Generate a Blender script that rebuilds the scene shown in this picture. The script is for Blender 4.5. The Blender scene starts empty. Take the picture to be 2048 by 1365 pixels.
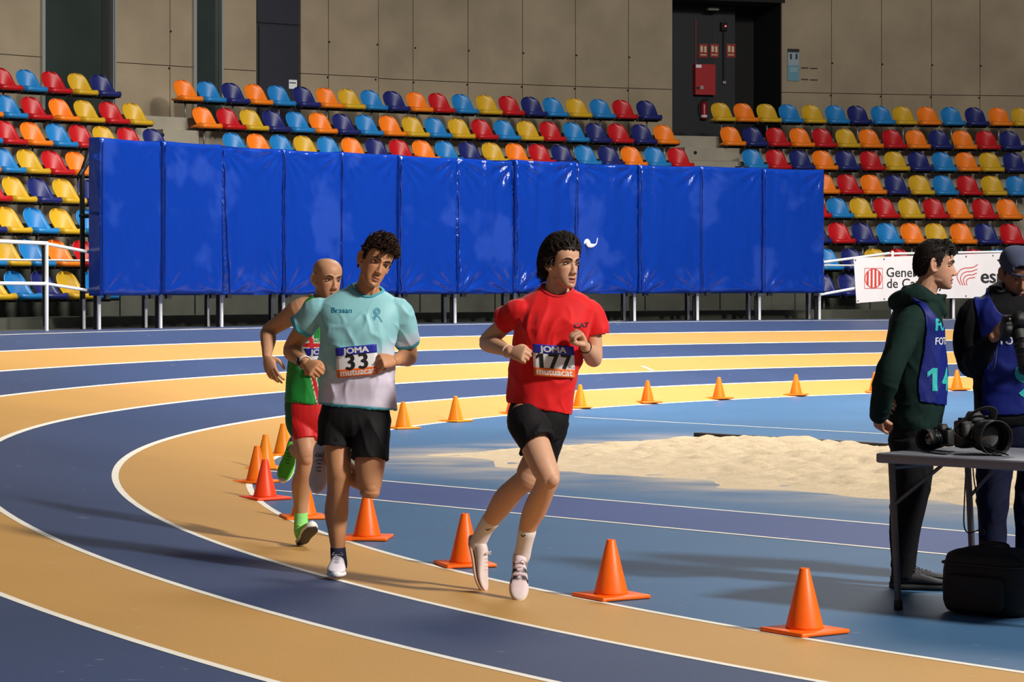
import bpy, bmesh, math, random
import numpy as np
from mathutils import Vector, Matrix
from mathutils.bvhtree import BVHTree

random.seed(7)
rng = np.random.default_rng(7)
SC = bpy.context.scene
C = SC.collection

# ------------------------------------------------------------------ camera
F = 5082.0            # focal length in pixels of the 2048 px wide frame
HY = 567.4            # pixel row of the horizon
CH = 1.55             # camera height
cam_d = bpy.data.cameras.new('camera')
cam = bpy.data.objects.new('camera', cam_d)
C.objects.link(cam)
cam.location = (0, 0, CH)
cam.rotation_euler = (math.pi / 2, 0, 0)
cam_d.sensor_width = 36.0
cam_d.lens = F / 2048 * 36.0
cam_d.shift_y = -(682.5 - HY) / 2048
cam_d.clip_end = 300
SC.camera = cam

# ------------------------------------------------------------------ world, lamps, exposure
w = bpy.data.worlds.new('hall'); SC.world = w; w.use_nodes = True
w.node_tree.nodes['Background'].inputs[0].default_value = (0.82, 0.88, 1.0, 1)
w.node_tree.nodes['Background'].inputs[1].default_value = 0.075

def area(name, loc, target, size, power, col=(1, 0.96, 0.9), size_y=None, spread=None):
    d = bpy.data.lights.new(name, 'AREA')
    d.shape = 'RECTANGLE'; d.size = size; d.size_y = size_y or size
    d.energy = power; d.color = col
    if spread: d.spread = spread
    o = bpy.data.objects.new(name, d); C.objects.link(o)
    o.location = loc
    o.rotation_euler = (Vector(target) - Vector(loc)).to_track_quat('-Z', 'Y').to_euler()
    return o

area('hall_lamp_key', (18, 1.5, 16), (-1, 15, .5), 2.4, 8800, (1, 0.95, 0.87))
area('hall_lamp_far', (6, 34, 17), (1.5, 33, 0), 7, 3300, (1, 0.96, 0.9), spread=2.1)
area('hall_lamp_stand', (6, 29, 11), (0, 50, 4.0), 5, 1300, (1, 0.95, 0.88), size_y=3)
area('hall_lamp_left', (-3, 27, 16), (-7, 30, 0), 5, 220, (1, 0.96, 0.9), spread=1.6)

SC.view_settings.view_transform = 'Standard'
SC.view_settings.look = 'None'
SC.view_settings.exposure = 0.0
SC.view_settings.gamma = 1.0
SC.view_settings.use_curve_mapping = False

# ------------------------------------------------------------------ helpers
def at(px, py, Y):
    return Vector(((px - 1024) / F * Y, Y, CH - (py - HY) / F * Y))

def lin(c):
    out = []
    for v in c[:3]:
        v = v / 255.0
        out.append(v / 12.92 if v <= 0.04045 else ((v + 0.055) / 1.055) ** 2.4)
    return tuple(out)

MATS = {}
def M(name, rgb, rough=0.55, nscale=0, namt=0.0, bump=0.0, bscale=60, spec=0.5, metal=0.0, coat=0.0, attr=None, detail=4, sheen=0.0, emit=None, sss=0.0):
    if name in MATS: return MATS[name]
    m = bpy.data.materials.new(name); m.use_nodes = True
    nt = m.node_tree; b = nt.nodes['Principled BSDF']
    col = lin(rgb) + (1,)
    b.inputs['Base Color'].default_value = col
    b.inputs['Roughness'].default_value = rough
    b.inputs['Specular IOR Level'].default_value = spec
    b.inputs['Metallic'].default_value = metal
    b.inputs['Coat Weight'].default_value = coat
    b.inputs['Sheen Weight'].default_value = sheen
    if sss:
        b.inputs['Subsurface Weight'].default_value = sss
        b.inputs['Subsurface Radius'].default_value = (0.012, 0.005, 0.003)
        b.inputs['Subsurface Scale'].default_value = 1.0
    if emit:
        b.inputs['Emission Color'].default_value = lin(rgb) + (1,)
        b.inputs['Emission Strength'].default_value = emit
    tc = nt.nodes.new('ShaderNodeTexCoord')
    src = None
    if attr:
        a = nt.nodes.new('ShaderNodeAttribute'); a.attribute_name = attr
        src = a.outputs['Color']
    if nscale:
        n = nt.nodes.new('ShaderNodeTexNoise'); n.inputs['Scale'].default_value = nscale
        n.inputs['Detail'].default_value = detail
        nt.links.new(tc.outputs['Object'], n.inputs['Vector'])
        mr = nt.nodes.new('ShaderNodeMapRange')
        mr.inputs['From Min'].default_value = 0.25; mr.inputs['From Max'].default_value = 0.75
        mr.inputs['To Min'].default_value = 1 - namt; mr.inputs['To Max'].default_value = 1 + namt
        nt.links.new(n.outputs['Fac'], mr.inputs['Value'])
        mx = nt.nodes.new('ShaderNodeVectorMath'); mx.operation = 'SCALE'
        if src: nt.links.new(src, mx.inputs[0])
        else: mx.inputs[0].default_value = col[:3]
        nt.links.new(mr.outputs[0], mx.inputs['Scale'])
        src = mx.outputs[0]
    if src: nt.links.new(src, b.inputs['Base Color'])
    if bump:
        n2 = nt.nodes.new('ShaderNodeTexNoise'); n2.inputs['Scale'].default_value = bscale
        n2.inputs['Detail'].default_value = 3
        nt.links.new(tc.outputs['Object'], n2.inputs['Vector'])
        bp = nt.nodes.new('ShaderNodeBump'); bp.inputs['Strength'].default_value = bump
        bp.inputs['Distance'].default_value = 0.01
        nt.links.new(n2.outputs['Fac'], bp.inputs['Height'])
        nt.links.new(bp.outputs[0], b.inputs['Normal'])
    MATS[name] = m
    return m

def mesh_from(v, f, smooth=True):
    me = bpy.data.meshes.new('m')
    me.from_pydata([tuple(p) for p in v], [], [tuple(q) for q in f])
    me.validate(); me.update()
    if smooth and len(me.polygons):
        me.polygons.foreach_set('use_smooth', [True] * len(me.polygons))
    return me

def obj(name, me, m=None, parent=None):
    if isinstance(me, tuple): me = mesh_from(*me)
    if isinstance(me, bmesh.types.BMesh):
        bm = me; me = bpy.data.meshes.new(name); bm.to_mesh(me); bm.free()
    o = bpy.data.objects.new(name, me); C.objects.link(o)
    me.name = name
    if m and not me.materials: me.materials.append(m)
    if parent: o.parent = parent
    return o

def tag(o, label=None, cat=None, group=None, kind=None):
    if label: o['label'] = label
    if cat: o['category'] = cat
    if group: o['group'] = group
    if kind: o['kind'] = kind
    return o

def empty(name, loc, rz=0):
    o = bpy.data.objects.new(name, None); C.objects.link(o)
    o.location = loc; o.rotation_euler = (0, 0, rz); o.empty_display_size = 0.1
    return o

def attach(ch, parent):
    """parent a world-space mesh under an empty without moving it"""
    ch.parent = parent
    ch.matrix_parent_inverse = Matrix.LocRotScale(parent.location, parent.rotation_euler, None).inverted()
    return ch

def merge(parts):
    V = []; Fc = []; n = 0
    for v, f in parts:
        V.extend(v); Fc.extend([tuple(i + n for i in q) for q in f]); n += len(v)
    return V, Fc

def box(c, s, rot=None):
    """box centre c, full sizes s, optional 3x3 axes (rows)"""
    ax = rot if rot is not None else np.eye(3)
    c = np.array(c, float); s = np.array(s, float) / 2
    v = [c + ax[0] * s[0] * x + ax[1] * s[1] * y + ax[2] * s[2] * z for x in (-1, 1) for y in (-1, 1) for z in (-1, 1)]
    f = [(0, 1, 3, 2), (4, 6, 7, 5), (0, 4, 5, 1), (2, 3, 7, 6), (0, 2, 6, 4), (1, 5, 7, 3)]
    return v, f

def bevbox(c, s, r, rot=None, seg=2):
    """bevelled box"""
    bm = bmesh.new()
    bmesh.ops.create_cube(bm, size=1)
    for v in bm.verts: v.co = Vector((v.co.x * s[0], v.co.y * s[1], v.co.z * s[2]))
    bmesh.ops.bevel(bm, geom=list(bm.edges), offset=r, segments=seg, profile=0.6, affect='EDGES')
    ax = rot if rot is not None else np.eye(3)
    ax = np.array(ax, float); c = np.array(c, float)
    v = [c + ax[0] * p.co.x + ax[1] * p.co.y + ax[2] * p.co.z for p in bm.verts]
    bm.verts.index_update()
    f = [tuple(q.index for q in fc.verts) for fc in bm.faces]
    bm.free()
    return v, f

def catmull(P, n):
    P = np.asarray(P, float)
    if len(P) < 3 or n <= 1: return P
    Q = np.vstack([2 * P[0] - P[1], P, 2 * P[-1] - P[-2]])
    out = []
    for i in range(1, len(Q) - 2):
        for j in range(n):
            t = j / n
            p0, p1, p2, p3 = Q[i - 1], Q[i], Q[i + 1], Q[i + 2]
            out.append(0.5 * ((2 * p1) + (-p0 + p2) * t + (2 * p0 - 5 * p1 + 4 * p2 - p3) * t * t + (-p0 + 3 * p1 - 3 * p2 + p3) * t ** 3))
    out.append(P[-1])
    return np.array(out)

def nrm(v):
    v = np.asarray(v, float); return v / (np.linalg.norm(v) + 1e-12)

def tube(pts, rad, seg=14, sub=4, ref=(0.13, -1, 0.21), cap=True, round_cap=True, inner=None):
    """smooth closed tube; rad scalar, list of scalars or of (a, b): a along ref, b across"""
    pts = np.array([tuple(p) for p in pts], float)
    if np.isscalar(rad) or isinstance(rad, tuple): rad = [rad] * len(pts)
    R = np.array([(r, r) if np.isscalar(r) else r for r in rad], float)
    D = catmull(np.hstack([pts, R]), sub)
    p = D[:, :3]; R = np.maximum(D[:, 3:], 1e-4)
    T = np.gradient(p, axis=0); T /= np.linalg.norm(T, axis=1)[:, None] + 1e-12
    if cap and round_cap:
        k = [(0.55, 0.92), (0.9, 0.6)]
        a = min(R[0]); b = min(R[-1])
        pre = [(p[0] - T[0] * a * kk[0], R[0] * kk[1], T[0]) for kk in reversed(k)]
        post = [(p[-1] + T[-1] * b * kk[0], R[-1] * kk[1], T[-1]) for kk in k]
        p = np.vstack([[q[0] for q in pre], p, [q[0] for q in post]])
        R = np.vstack([[q[1] for q in pre], R, [q[1] for q in post]])
        T = np.vstack([[q[2] for q in pre], T, [q[2] for q in post]])
    ref = np.asarray(ref, float)
    A = ref - T[0] * (T[0] @ ref)
    if np.linalg.norm(A) < 0.1:
        ref = np.array((1.0, 0.2, 0.3)); A = ref - T[0] * (T[0] @ ref)
    A = nrm(A)
    V = []; n = len(p)
    ang = np.linspace(0, 2 * np.pi, seg, endpoint=False)
    for i in range(n):
        A = nrm(A - T[i] * (T[i] @ A)); B = np.cross(T[i], A)
        for a in ang: V.append(p[i] + A * R[i, 0] * math.cos(a) + B * R[i, 1] * math.sin(a))
    if inner:
        for back, thin in ((.0, inner[1]), (inner[0], inner[1] * 1.5)):
            for a in ang: V.append(p[-1] - T[-1] * back + A * (R[-1, 0] - thin) * math.cos(a) + B * (R[-1, 1] - thin) * math.sin(a))
        n += 2
    return _skin(V, n, seg, cap)

def _skin(V, n, seg, cap=True):
    f = []
    for i in range(n - 1):
        for j in range(seg):
            a = i * seg + j; b = i * seg + (j + 1) % seg
            f.append((a, b, b + seg, a + seg))
    if cap:
        c0 = len(V); V.append(sum(V[:seg]) / seg)
        c1 = len(V); V.append(sum(V[(n - 1) * seg:n * seg]) / seg)
        for j in range(seg):
            f.append((c0, (j + 1) % seg, j))
            f.append((c1, (n - 1) * seg + j, (n - 1) * seg + (j + 1) % seg))
    return V, f

def loft(secs, seg=28, expo=2.3, sub=3, cap=True):
    """secs: (centre, U, V[, expo]) ; superelliptic rings"""
    D = np.array([np.concatenate([s[0], s[1], s[2], [s[3] if len(s) > 3 else expo]]) for s in secs], float)
    D = catmull(D, sub)
    ang = np.linspace(0, 2 * np.pi, seg, endpoint=False)
    V = []
    for d in D:
        e = 2.0 / d[9]
        cu = np.sign(np.cos(ang)) * np.abs(np.cos(ang)) ** e
        sv = np.sign(np.sin(ang)) * np.abs(np.sin(ang)) ** e
        for a, b in zip(cu, sv): V.append(d[0:3] + d[3:6] * a + d[6:9] * b)
    return _skin(V, len(D), seg, cap)

def ellipsoid(c, ax, n=12, m=18):
    """ax: three axis vectors scaled by radii"""
    ax = np.array(ax, float); c = np.array(c, float)
    V = []; f = []
    for i in range(1, n):
        t = math.pi * i / n
        for j in range(m):
            a = 2 * math.pi * j / m
            V.append(c + ax[0] * math.sin(t) * math.cos(a) + ax[1] * math.sin(t) * math.sin(a) + ax[2] * math.cos(t))
    return _skin(V, n - 1, m, True)

def remesh(parts, voxel, smooth=2, fac=0.5):
    v, f = merge(parts) if isinstance(parts, list) else parts
    me = mesh_from(v, f, False)
    bm = bmesh.new(); bm.from_mesh(me)
    bmesh.ops.recalc_face_normals(bm, faces=bm.faces); bm.to_mesh(me); bm.free()
    o = bpy.data.objects.new('tmp', me); C.objects.link(o)
    md = o.modifiers.new('r', 'REMESH'); md.mode = 'VOXEL'; md.voxel_size = voxel; md.use_smooth_shade = True
    if smooth:
        s = o.modifiers.new('s', 'SMOOTH'); s.factor = fac; s.iterations = smooth
    dg = bpy.context.evaluated_depsgraph_get()
    r = bpy.data.meshes.new_from_object(o.evaluated_get(dg))
    bpy.data.objects.remove(o); bpy.data.meshes.remove(me)
    r.materials.clear()
    r.polygons.foreach_set('use_smooth', [True] * len(r.polygons))
    return r

def coords(me):
    a = np.empty(len(me.vertices) * 3); me.vertices.foreach_get('co', a); return a.reshape(-1, 3)
def normals(me):
    a = np.empty(len(me.vertices) * 3); me.vertex_normals.foreach_get('vector', a); return a.reshape(-1, 3)
def setco(me, co):
    me.vertices.foreach_set('co', np.ascontiguousarray(co).ravel()); me.update()

_T = rng.random((32, 32, 32))
def vnoise(p):
    """value noise in [-1, 1], p (n,3)"""
    p = np.asarray(p, float); i = np.floor(p).astype(int); t = p - i; t = t * t * (3 - 2 * t)
    i &= 31; j = (i + 1) & 31
    x0, y0, z0 = i.T; x1, y1, z1 = j.T; tx, ty, tz = t.T
    def L(a, b, t): return a + (b - a) * t
    c = L(L(L(_T[x0, y0, z0], _T[x1, y0, z0], tx), L(_T[x0, y1, z0], _T[x1, y1, z0], tx), ty),
          L(L(_T[x0, y0, z1], _T[x1, y0, z1], tx), L(_T[x0, y1, z1], _T[x1, y1, z1], tx), ty), tz)
    return c * 2 - 1

def paint(me, col):
    """pigment colours per vertex, (n,3) linear"""
    a = me.color_attributes.new('pig', 'FLOAT_COLOR', 'POINT')
    d = np.ones((len(col), 4)); d[:, :3] = col
    a.data.foreach_set('color', d.ravel().astype(np.float32))

def delete_verts(me, mask):
    bm = bmesh.new(); bm.from_mesh(me); bm.verts.ensure_lookup_table()
    bmesh.ops.delete(bm, geom=[bm.verts[i] for i in np.nonzero(mask)[0]], context='VERTS')
    bm.to_mesh(me); bm.free()
    return me

def text_geo(s, size=1.0, bold=0.0, width=1.0, align='CENTER', res=3, extrude=0.0):
    """flat lettering: (n,3) coordinates in its own plane and its faces"""
    cu = bpy.data.curves.new('t', 'FONT'); cu.body = s; cu.size = size; cu.align_x = align; cu.align_y = 'CENTER'
    cu.resolution_u = res; cu.extrude = extrude
    o = bpy.data.objects.new('t', cu); C.objects.link(o)
    dg = bpy.context.evaluated_depsgraph_get()
    me = bpy.data.meshes.new_from_object(o.evaluated_get(dg))
    bpy.data.objects.remove(o); bpy.data.curves.remove(cu)
    co = coords(me); co[:, 0] *= width
    f = [tuple(p.vertices) for p in me.polygons]
    bpy.data.meshes.remove(me)
    if bold:      # heavier strokes: overprinted copies a stroke apart
        n = len(co); sh = [(0, 0), (bold, 0), (-bold, 0), (0, bold * .5), (0, -bold * .5)]
        co = np.vstack([co + np.array((x, y, i * 1e-5 * size)) for i, (x, y) in enumerate(sh)])
        f = [tuple(q + i * n for q in p) for i in range(len(sh)) for p in f]
    return co, f

def number_geo(s, size, bold=0.0, width=1.0):
    """race and vest numbers: digits side by side, the 1 drawn with its flag and foot"""
    h = .70 * size; st = .052 * size + bold; adv = .60 * size * width
    C_ = []; Fq = []; n = 0
    for i, ch in enumerate(s):
        x0 = (i - (len(s) - 1) / 2) * adv
        if ch == '1':
            q = h / 2; fl = .17 * size
            co = [(-st, -q), (st, -q), (st, q), (-st, q), (-st, q), (-st - fl, q - .13 * size), (-st - fl, q - .13 * size - 1.7 * st), (-st, q - 1.7 * st)]
            f = [(0, 1, 2, 3), (4, 5, 6, 7)]
            co = np.array([(x, y, 0) for x, y in co])
        else:
            co, f = text_geo(ch, size, bold, width)
            co[:, 0] -= (co[:, 0].max() + co[:, 0].min()) / 2; co[:, 1] -= (co[:, 1].max() + co[:, 1].min()) / 2
        co = co.copy(); co[:, 0] += x0
        C_.append(co); Fq += [tuple(k + n for k in p) for p in f]; n += len(co)
    return np.vstack(C_), Fq

ORD = ['first', 'second', 'third', 'fourth', 'fifth', 'sixth', 'seventh', 'eighth', 'ninth', 'tenth', 'eleventh', 'twelfth',
       'thirteenth', 'fourteenth', 'fifteenth', 'sixteenth', 'seventeenth', 'eighteenth', 'nineteenth', 'twentieth', 'twenty-first', 'twenty-second']

# ------------------------------------------------------------------ track geometry
XC, YC = 15.535, 21.507     # centre of the bend
R0, LW = 17.667, 1.002      # inner line radius, lane width
BANK, B1, B2 = 0.153, -1.138, 1.23
SHELF = 6 * LW * math.tan(BANK)

def bank(th):
    t = min(1, max(0, (th - B1) / B2)); return BANK * t * t * (3 - 2 * t)
def theight(r, th):
    return min(max(r - R0, 0), 6 * LW) * math.tan(bank(th))
def pol(r, th, z=0.0):
    return Vector((XC - r * math.cos(th), YC + r * math.sin(th), z))
def trk(r, th, dz=0.0):
    return pol(r, th, theight(r, th) + dz)
def polar_of(x, y):
    return math.hypot(x - XC, y - YC), math.atan2(y - YC, -(x - XC))
def ground(px, py):
    """point of the floor or banked track seen at a pixel"""
    h = 0.0
    for _ in range(60):
        Y = F * (CH - h) / (py - HY); X = (px - 1024) / F * Y
        r, th = polar_of(X, Y); h = 0.6 * h + 0.4 * theight(r, th)
    return Vector((X, Y, h))
def on_circle(px, r):
    """far intersection of a pixel column with the circle of radius r about the bend centre -> (point, theta)"""
    k = (px - 1024) / F
    a = 1 + k * k; b = -2 * (k * XC + YC); c = XC * XC + YC * YC - r * r
    Y = (-b + math.sqrt(b * b - 4 * a * c)) / (2 * a); X = k * Y
    return X, Y, polar_of(X, Y)[1]
# ================================================================== floor and track
def floor_material(name, rgb, amt=0.08, sand=False, rough=0.5):
    m = bpy.data.materials.new(name); m.use_nodes = True
    nt = m.node_tree; b = nt.nodes['Principled BSDF']; L = nt.links
    tc = nt.nodes.new('ShaderNodeTexCoord')
    def noise(scale, det, mapscale=None):
        n = nt.nodes.new('ShaderNodeTexNoise'); n.inputs['Scale'].default_value = scale; n.inputs['Detail'].default_value = det
        if mapscale:
            mp = nt.nodes.new('ShaderNodeMapping'); mp.inputs['Scale'].default_value = mapscale
            mp.inputs['Rotation'].default_value = (0, 0, 0.78)
            L.new(tc.outputs['Object'], mp.inputs[0]); L.new(mp.outputs[0], n.inputs['Vector'])
        else: L.new(tc.outputs['Object'], n.inputs['Vector'])
        return n
    def rng_(src, a, b_, c, d):
        r = nt.nodes.new('ShaderNodeMapRange')
        for k, v in zip(('From Min', 'From Max', 'To Min', 'To Max'), (a, b_, c, d)): r.inputs[k].default_value = v
        L.new(src, r.inputs['Value']); return r.outputs[0]
    def mul(a, b_):
        q = nt.nodes.new('ShaderNodeMath'); q.operation = 'MULTIPLY'; L.new(a, q.inputs[0]); L.new(b_, q.inputs[1]); return q.outputs[0]
    big = noise(0.45, 5); fine = noise(160, 2)
    v = mul(rng_(big.outputs['Fac'], 0.3, 0.7, 1 - amt, 1 + amt), rng_(fine.outputs['Fac'], 0.2, 0.8, 0.88, 1.12))
    sc = nt.nodes.new('ShaderNodeVectorMath'); sc.operation = 'SCALE'; sc.inputs[0].default_value = lin(rgb)
    L.new(v, sc.inputs['Scale'])
    col = sc.outputs[0]
    # pale scuffs
    sp = noise(7.0, 3, (1, 2.6, 1)); mx = nt.nodes.new('ShaderNodeMix'); mx.data_type = 'RGBA'
    L.new(rng_(sp.outputs['Fac'], 0.71, 0.76, 0, 0.4), mx.inputs['Factor'])
    L.new(col, mx.inputs[6]); mx.inputs[7].default_value = lin((205, 200, 195)) + (1,)
    col = mx.outputs[2]
    if sand:
        # blown sand in streaks round the jump pit
        sepx = nt.nodes.new('ShaderNodeSeparateXYZ'); L.new(tc.outputs['Object'], sepx.inputs[0])
        def dot(a, b_):
            p = nt.nodes.new('ShaderNodeMath'); p.operation = 'MULTIPLY'; p.inputs[1].default_value = a; L.new(sepx.outputs['X'], p.inputs[0])
            q = nt.nodes.new('ShaderNodeMath'); q.operation = 'MULTIPLY_ADD'; q.inputs[1].default_value = b_
            L.new(sepx.outputs['Y'], q.inputs[0]); L.new(p.outputs[0], q.inputs[2]); return q.outputs[0]
        nn = dot(0.727, 0.687); tt = dot(0.687, -0.727)
        near = mul(rng_(nn, 13.3, 15.0, 0, 1), rng_(nn, 18.8, 19.8, 1, 0))
        near = mul(near, rng_(tt, -18.4, -17.0, 0, 1))
        st = noise(1.1, 6, (1, 1.8, 1))
        k = mul(near, rng_(st.outputs['Fac'], 0.32, 0.72, 0.05, 0.8))
        m2 = nt.nodes.new('ShaderNodeMix'); m2.data_type = 'RGBA'
        L.new(k, m2.inputs['Factor']); L.new(col, m2.inputs[6]); m2.inputs[7].default_value = lin((222, 198, 160)) + (1,)
        col = m2.outputs[2]
    L.new(col, b.inputs['Base Color'])
    b.inputs['Roughness'].default_value = rough
    b.inputs['Specular IOR Level'].default_value = 0.18
    bp = nt.nodes.new('ShaderNodeBump'); bp.inputs['Strength'].default_value = 0.25; bp.inputs['Distance'].default_value = 0.003
    L.new(fine.outputs['Fac'], bp.inputs['Height']); L.new(bp.outputs[0], b.inputs['Normal'])
    return m

m_infield = floor_material('infield_blue', (68, 104, 140), 0.10, True)
m_runway = floor_material('runway_blue', (66, 84, 134), 0.08, True)
m_blue = floor_material('lane_blue', (58, 73, 106), 0.09)
m_yellow = floor_material('lane_yellow', (194, 148, 82), 0.06)
m_line = M('line_white', (236, 230, 216), 0.6, 6, 0.06)

NB = 200
TH = [math.radians(-98 + 230 * i / NB) for i in range(NB + 1)]
infield = ([pol(R0, math.radians(a)) for a in range(0, 360, 2)], [tuple(reversed(range(180)))])
infield = (infield[0] + [Vector((XC, YC, 0))], [((i + 1) % 180, i, 180) for i in range(180)])
floor = tag(obj('floor', (infield[0], infield[1], False), m_infield), 'light blue synthetic infield floor inside the bend', kind='structure')
base = tag(obj('floor', ([(-40, -15, -0.03), (60, -15, -0.03), (60, 70, -0.03), (-40, 70, -0.03)], [(0, 1, 2, 3)]), M('screed', (70, 72, 78), 0.8, 2, .1)), 'grey hall floor under the track', kind='structure')

def ring(r0, r1, dz=0.0, nr=2, t=TH):
    V = []; f = []
    for th in t:
        for j in range(nr + 1):
            V.append(trk(r0 + (r1 - r0) * j / nr, th, dz))
    k = nr + 1
    for i in range(len(t) - 1):
        for j in range(nr): f.append((i * k + j, (i + 1) * k + j, (i + 1) * k + j + 1, i * k + j + 1))
    return V, f
for k in range(6):
    o = obj('lane', ring(R0 + k * LW, R0 + (k + 1) * LW), m_yellow if k % 2 == 0 else m_blue, floor)
for k in range(7):
    r = R0 + k * LW
    obj('lane_line', ring(r - 0.025, r + 0.025, 0.0015, 1), m_line, floor)
obj('apron', ring(R0 + 6 * LW, R0 + 7.3 * LW, 0, 2), m_blue, floor)

# infield markings: runway band and its lines
TD = np.array((0.687, -0.727, 0)); ND = np.array((0.727, 0.687, 0))
def tn(t, n, z): return Vector(TD * t + ND * n + np.array((0, 0, z)))
def inside_t(n):
    # where the strip at offset n meets the inner line on the left
    c = np.array((XC, YC, 0)); tc_ = c @ TD; nc = c @ ND
    return tc_ - math.sqrt((R0 - 0.03) ** 2 - (n - nc) ** 2)
def strip(n0, n1, z, t1=-2):
    return [tn(inside_t(n0), n0, z), tn(t1, n0, z), tn(t1, n1, z), tn(inside_t(n1), n1, z)], [(0, 1, 2, 3)]
obj('runway', strip(11.77, 12.95, 0.001), m_runway, floor)
for n in (11.77, 12.95, 20.75):
    v, f = strip(n - 0.022, n + 0.022, 0.0025)
    if n > 20: v[0] = tn(-20.9, n - .02, .0025); v[3] = tn(-20.9, n + .02, .0025)
    obj('runway_line', (v, f), m_line, floor)
def mark(p0, p1, wd, m):
    a = ground(*p0); b = ground(*p1); d = (b - a).normalized(); s = d.cross(Vector((0, 0, 1))) * wd
    n = 8; V = []; f = []
    for i in range(n + 1):
        q = a.lerp(b, i / n)
        for e in (q - s, q + s):
            r, th = polar_of(e.x, e.y); V.append(trk(r, th, 0.003))
    for i in range(n): f.append((2 * i, 2 * i + 2, 2 * i + 3, 2 * i + 1))
    obj('stagger_mark', (V, f), m, floor)
mark((362, 660), (410, 668), 0.03, m_line)
mark((408, 668), (476, 684), 0.02, M('mark_yellow', (214, 176, 92), .6))
mark((1222, 668), (1248, 674), 0.03, m_line)
mark((1284, 684), (1306, 688), 0.03, m_line)

# ------------------------------------------------------------------ sand pit
def sand_pit():
    nt_, nn_ = 260, 140
    t = np.linspace(-17.25, -7.5, nt_); n = np.linspace(14.0, 18.85, nn_)
    Tm, Nm = np.meshgrid(t, n, indexing='ij')
    q = np.stack([Tm, Nm, np.zeros_like(Tm)], -1).reshape(-1, 3)
    P = q[:, :1] * TD + q[:, 1:2] * ND
    h = 0.03 * vnoise(P * 1.3) + 0.035 * vnoise(P * 2.9 + 7) + 0.065 * vnoise(P * 5.3 + 3) + 0.06 * vnoise(P * 10 + 5)
    nf = np.interp(q[:, 0], [-17.25, -16.2, -15, -12], [15.35, 14.95, 14.75, 14.7])
    dn = np.minimum((q[:, 1] - nf - 0.32 * vnoise(P * 0.9 + 11) - 0.2 * vnoise(P * 2.7)) / 1.6, (18.85 - q[:, 1]) / 0.15 + 0.35)
    dt = (q[:, 0] + 17.2 - 0.15 * vnoise(P * 2)) / 0.7
    e = np.clip(np.minimum(dn, dt), -1, 1)
    z = h * np.clip(e, 0, 1) ** 0.7 * 0.45 + 0.05 * e + 0.002
    P[:, 2] = z
    f = []
    for i in range(nt_ - 1):
        for j in range(nn_ - 1):
            a = i * nn_ + j; ids = (a, a + nn_, a + nn_ + 1, a + 1)
            if max(z[k] for k in ids) > -0.01: f.append(ids)
    me = mesh_from(P, f); 
    return me
sand = tag(obj('sand_pit', sand_pit(), M('sand', (208, 188, 158), 0.95, 30, 0.12, 0.6, 90, spec=0.1)), 'pale raked sand filling the long jump pit on the infield', 'sand', kind='stuff')
board = []
def tnbox(t0, t1, n0, n1, z0, z1):
    V = [tn(a, b, c) for a in (t0, t1) for b in (n0, n1) for c in (z0, z1)]
    return V, [(0, 1, 3, 2), (4, 6, 7, 5), (0, 4, 5, 1), (2, 3, 7, 6), (0, 2, 6, 4), (1, 5, 7, 3)]
tag(obj('pit_edge_board', (*tnbox(-17.3, -7, 18.86, 18.96, -0.02, 0.05), False), M('rubber_dark', (38, 38, 40), 0.7)), 'dark rubber edging board along the far side of the sand pit', 'board')

# ================================================================== grandstand
YR = [210, 257, 301, 348, 395, 445, 497, 548]      # pixel rows of the seat tops at column 1730
ROWS = []
for i, y in enumerate(YR):
    r = 33.6 - 0.93 * i
    X, Y, th = on_circle(1730, r)
    ROWS.append((r, CH + (HY - y) * Y / F - 0.76))
m_conc = M('concrete_step', (150, 143, 128), 0.85, 1.6, 0.16, 0.35, 30)
m_conc3 = M('concrete_shaded', (74, 76, 67), 0.9, 2.5, 0.25, 0.3, 30)  # same concrete, darkened to carry the shade behind and below the mats
m_conc2 = M('concrete_wall', (152, 137, 114), 0.8, 0.9, 0.22, 0.25, 14, detail=10)
grand = tag(empty('floor_grandstand', (XC, YC, 0)), 'stepped concrete grandstand under the coloured seats', kind='structure')
def arc_prism(prof, t0, t1, n=60):
    """prof: closed list of (r, z); swept in angle"""
    V = []; f = []; k = len(prof)
    for i in range(n + 1):
        th = t0 + (t1 - t0) * i / n
        V += [pol(r, th, z) for r, z in prof]
    for i in range(n):
        for j in range(k):
            a = i * k + j; b = i * k + (j + 1) % k
            f.append((a, b, b + k, a + k))
    f.append(tuple(range(k))); f.append(tuple(reversed(range(n * k, n * k + k))))
    return V, f
T0, T1 = math.radians(18), math.radians(100)
for i, (r, z) in enumerate(ROWS):
    rf = r - 0.50
    rb = 35.6 if i == 0 else ROWS[i - 1][0] - 0.45
    zb = z - 0.62 if i < 7 else 0.6
    attach(obj('step', (*arc_prism([(rf, zb), (rf, z), (rb, z), (rb, zb)], T0, T1), False), m_conc if i < 5 else m_conc3), grand)
attach(obj('kerb', (*arc_prism([(25.75, .5), (25.75, 1.08), (26.4, 1.08), (26.4, .5)], T0, T1), False), m_conc3), grand)
attach(obj('ledge', (*arc_prism([(25.0, .5), (25.0, .93), (27.3, .93), (27.3, .5)], T0, T1), False), m_conc3), grand)
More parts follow.
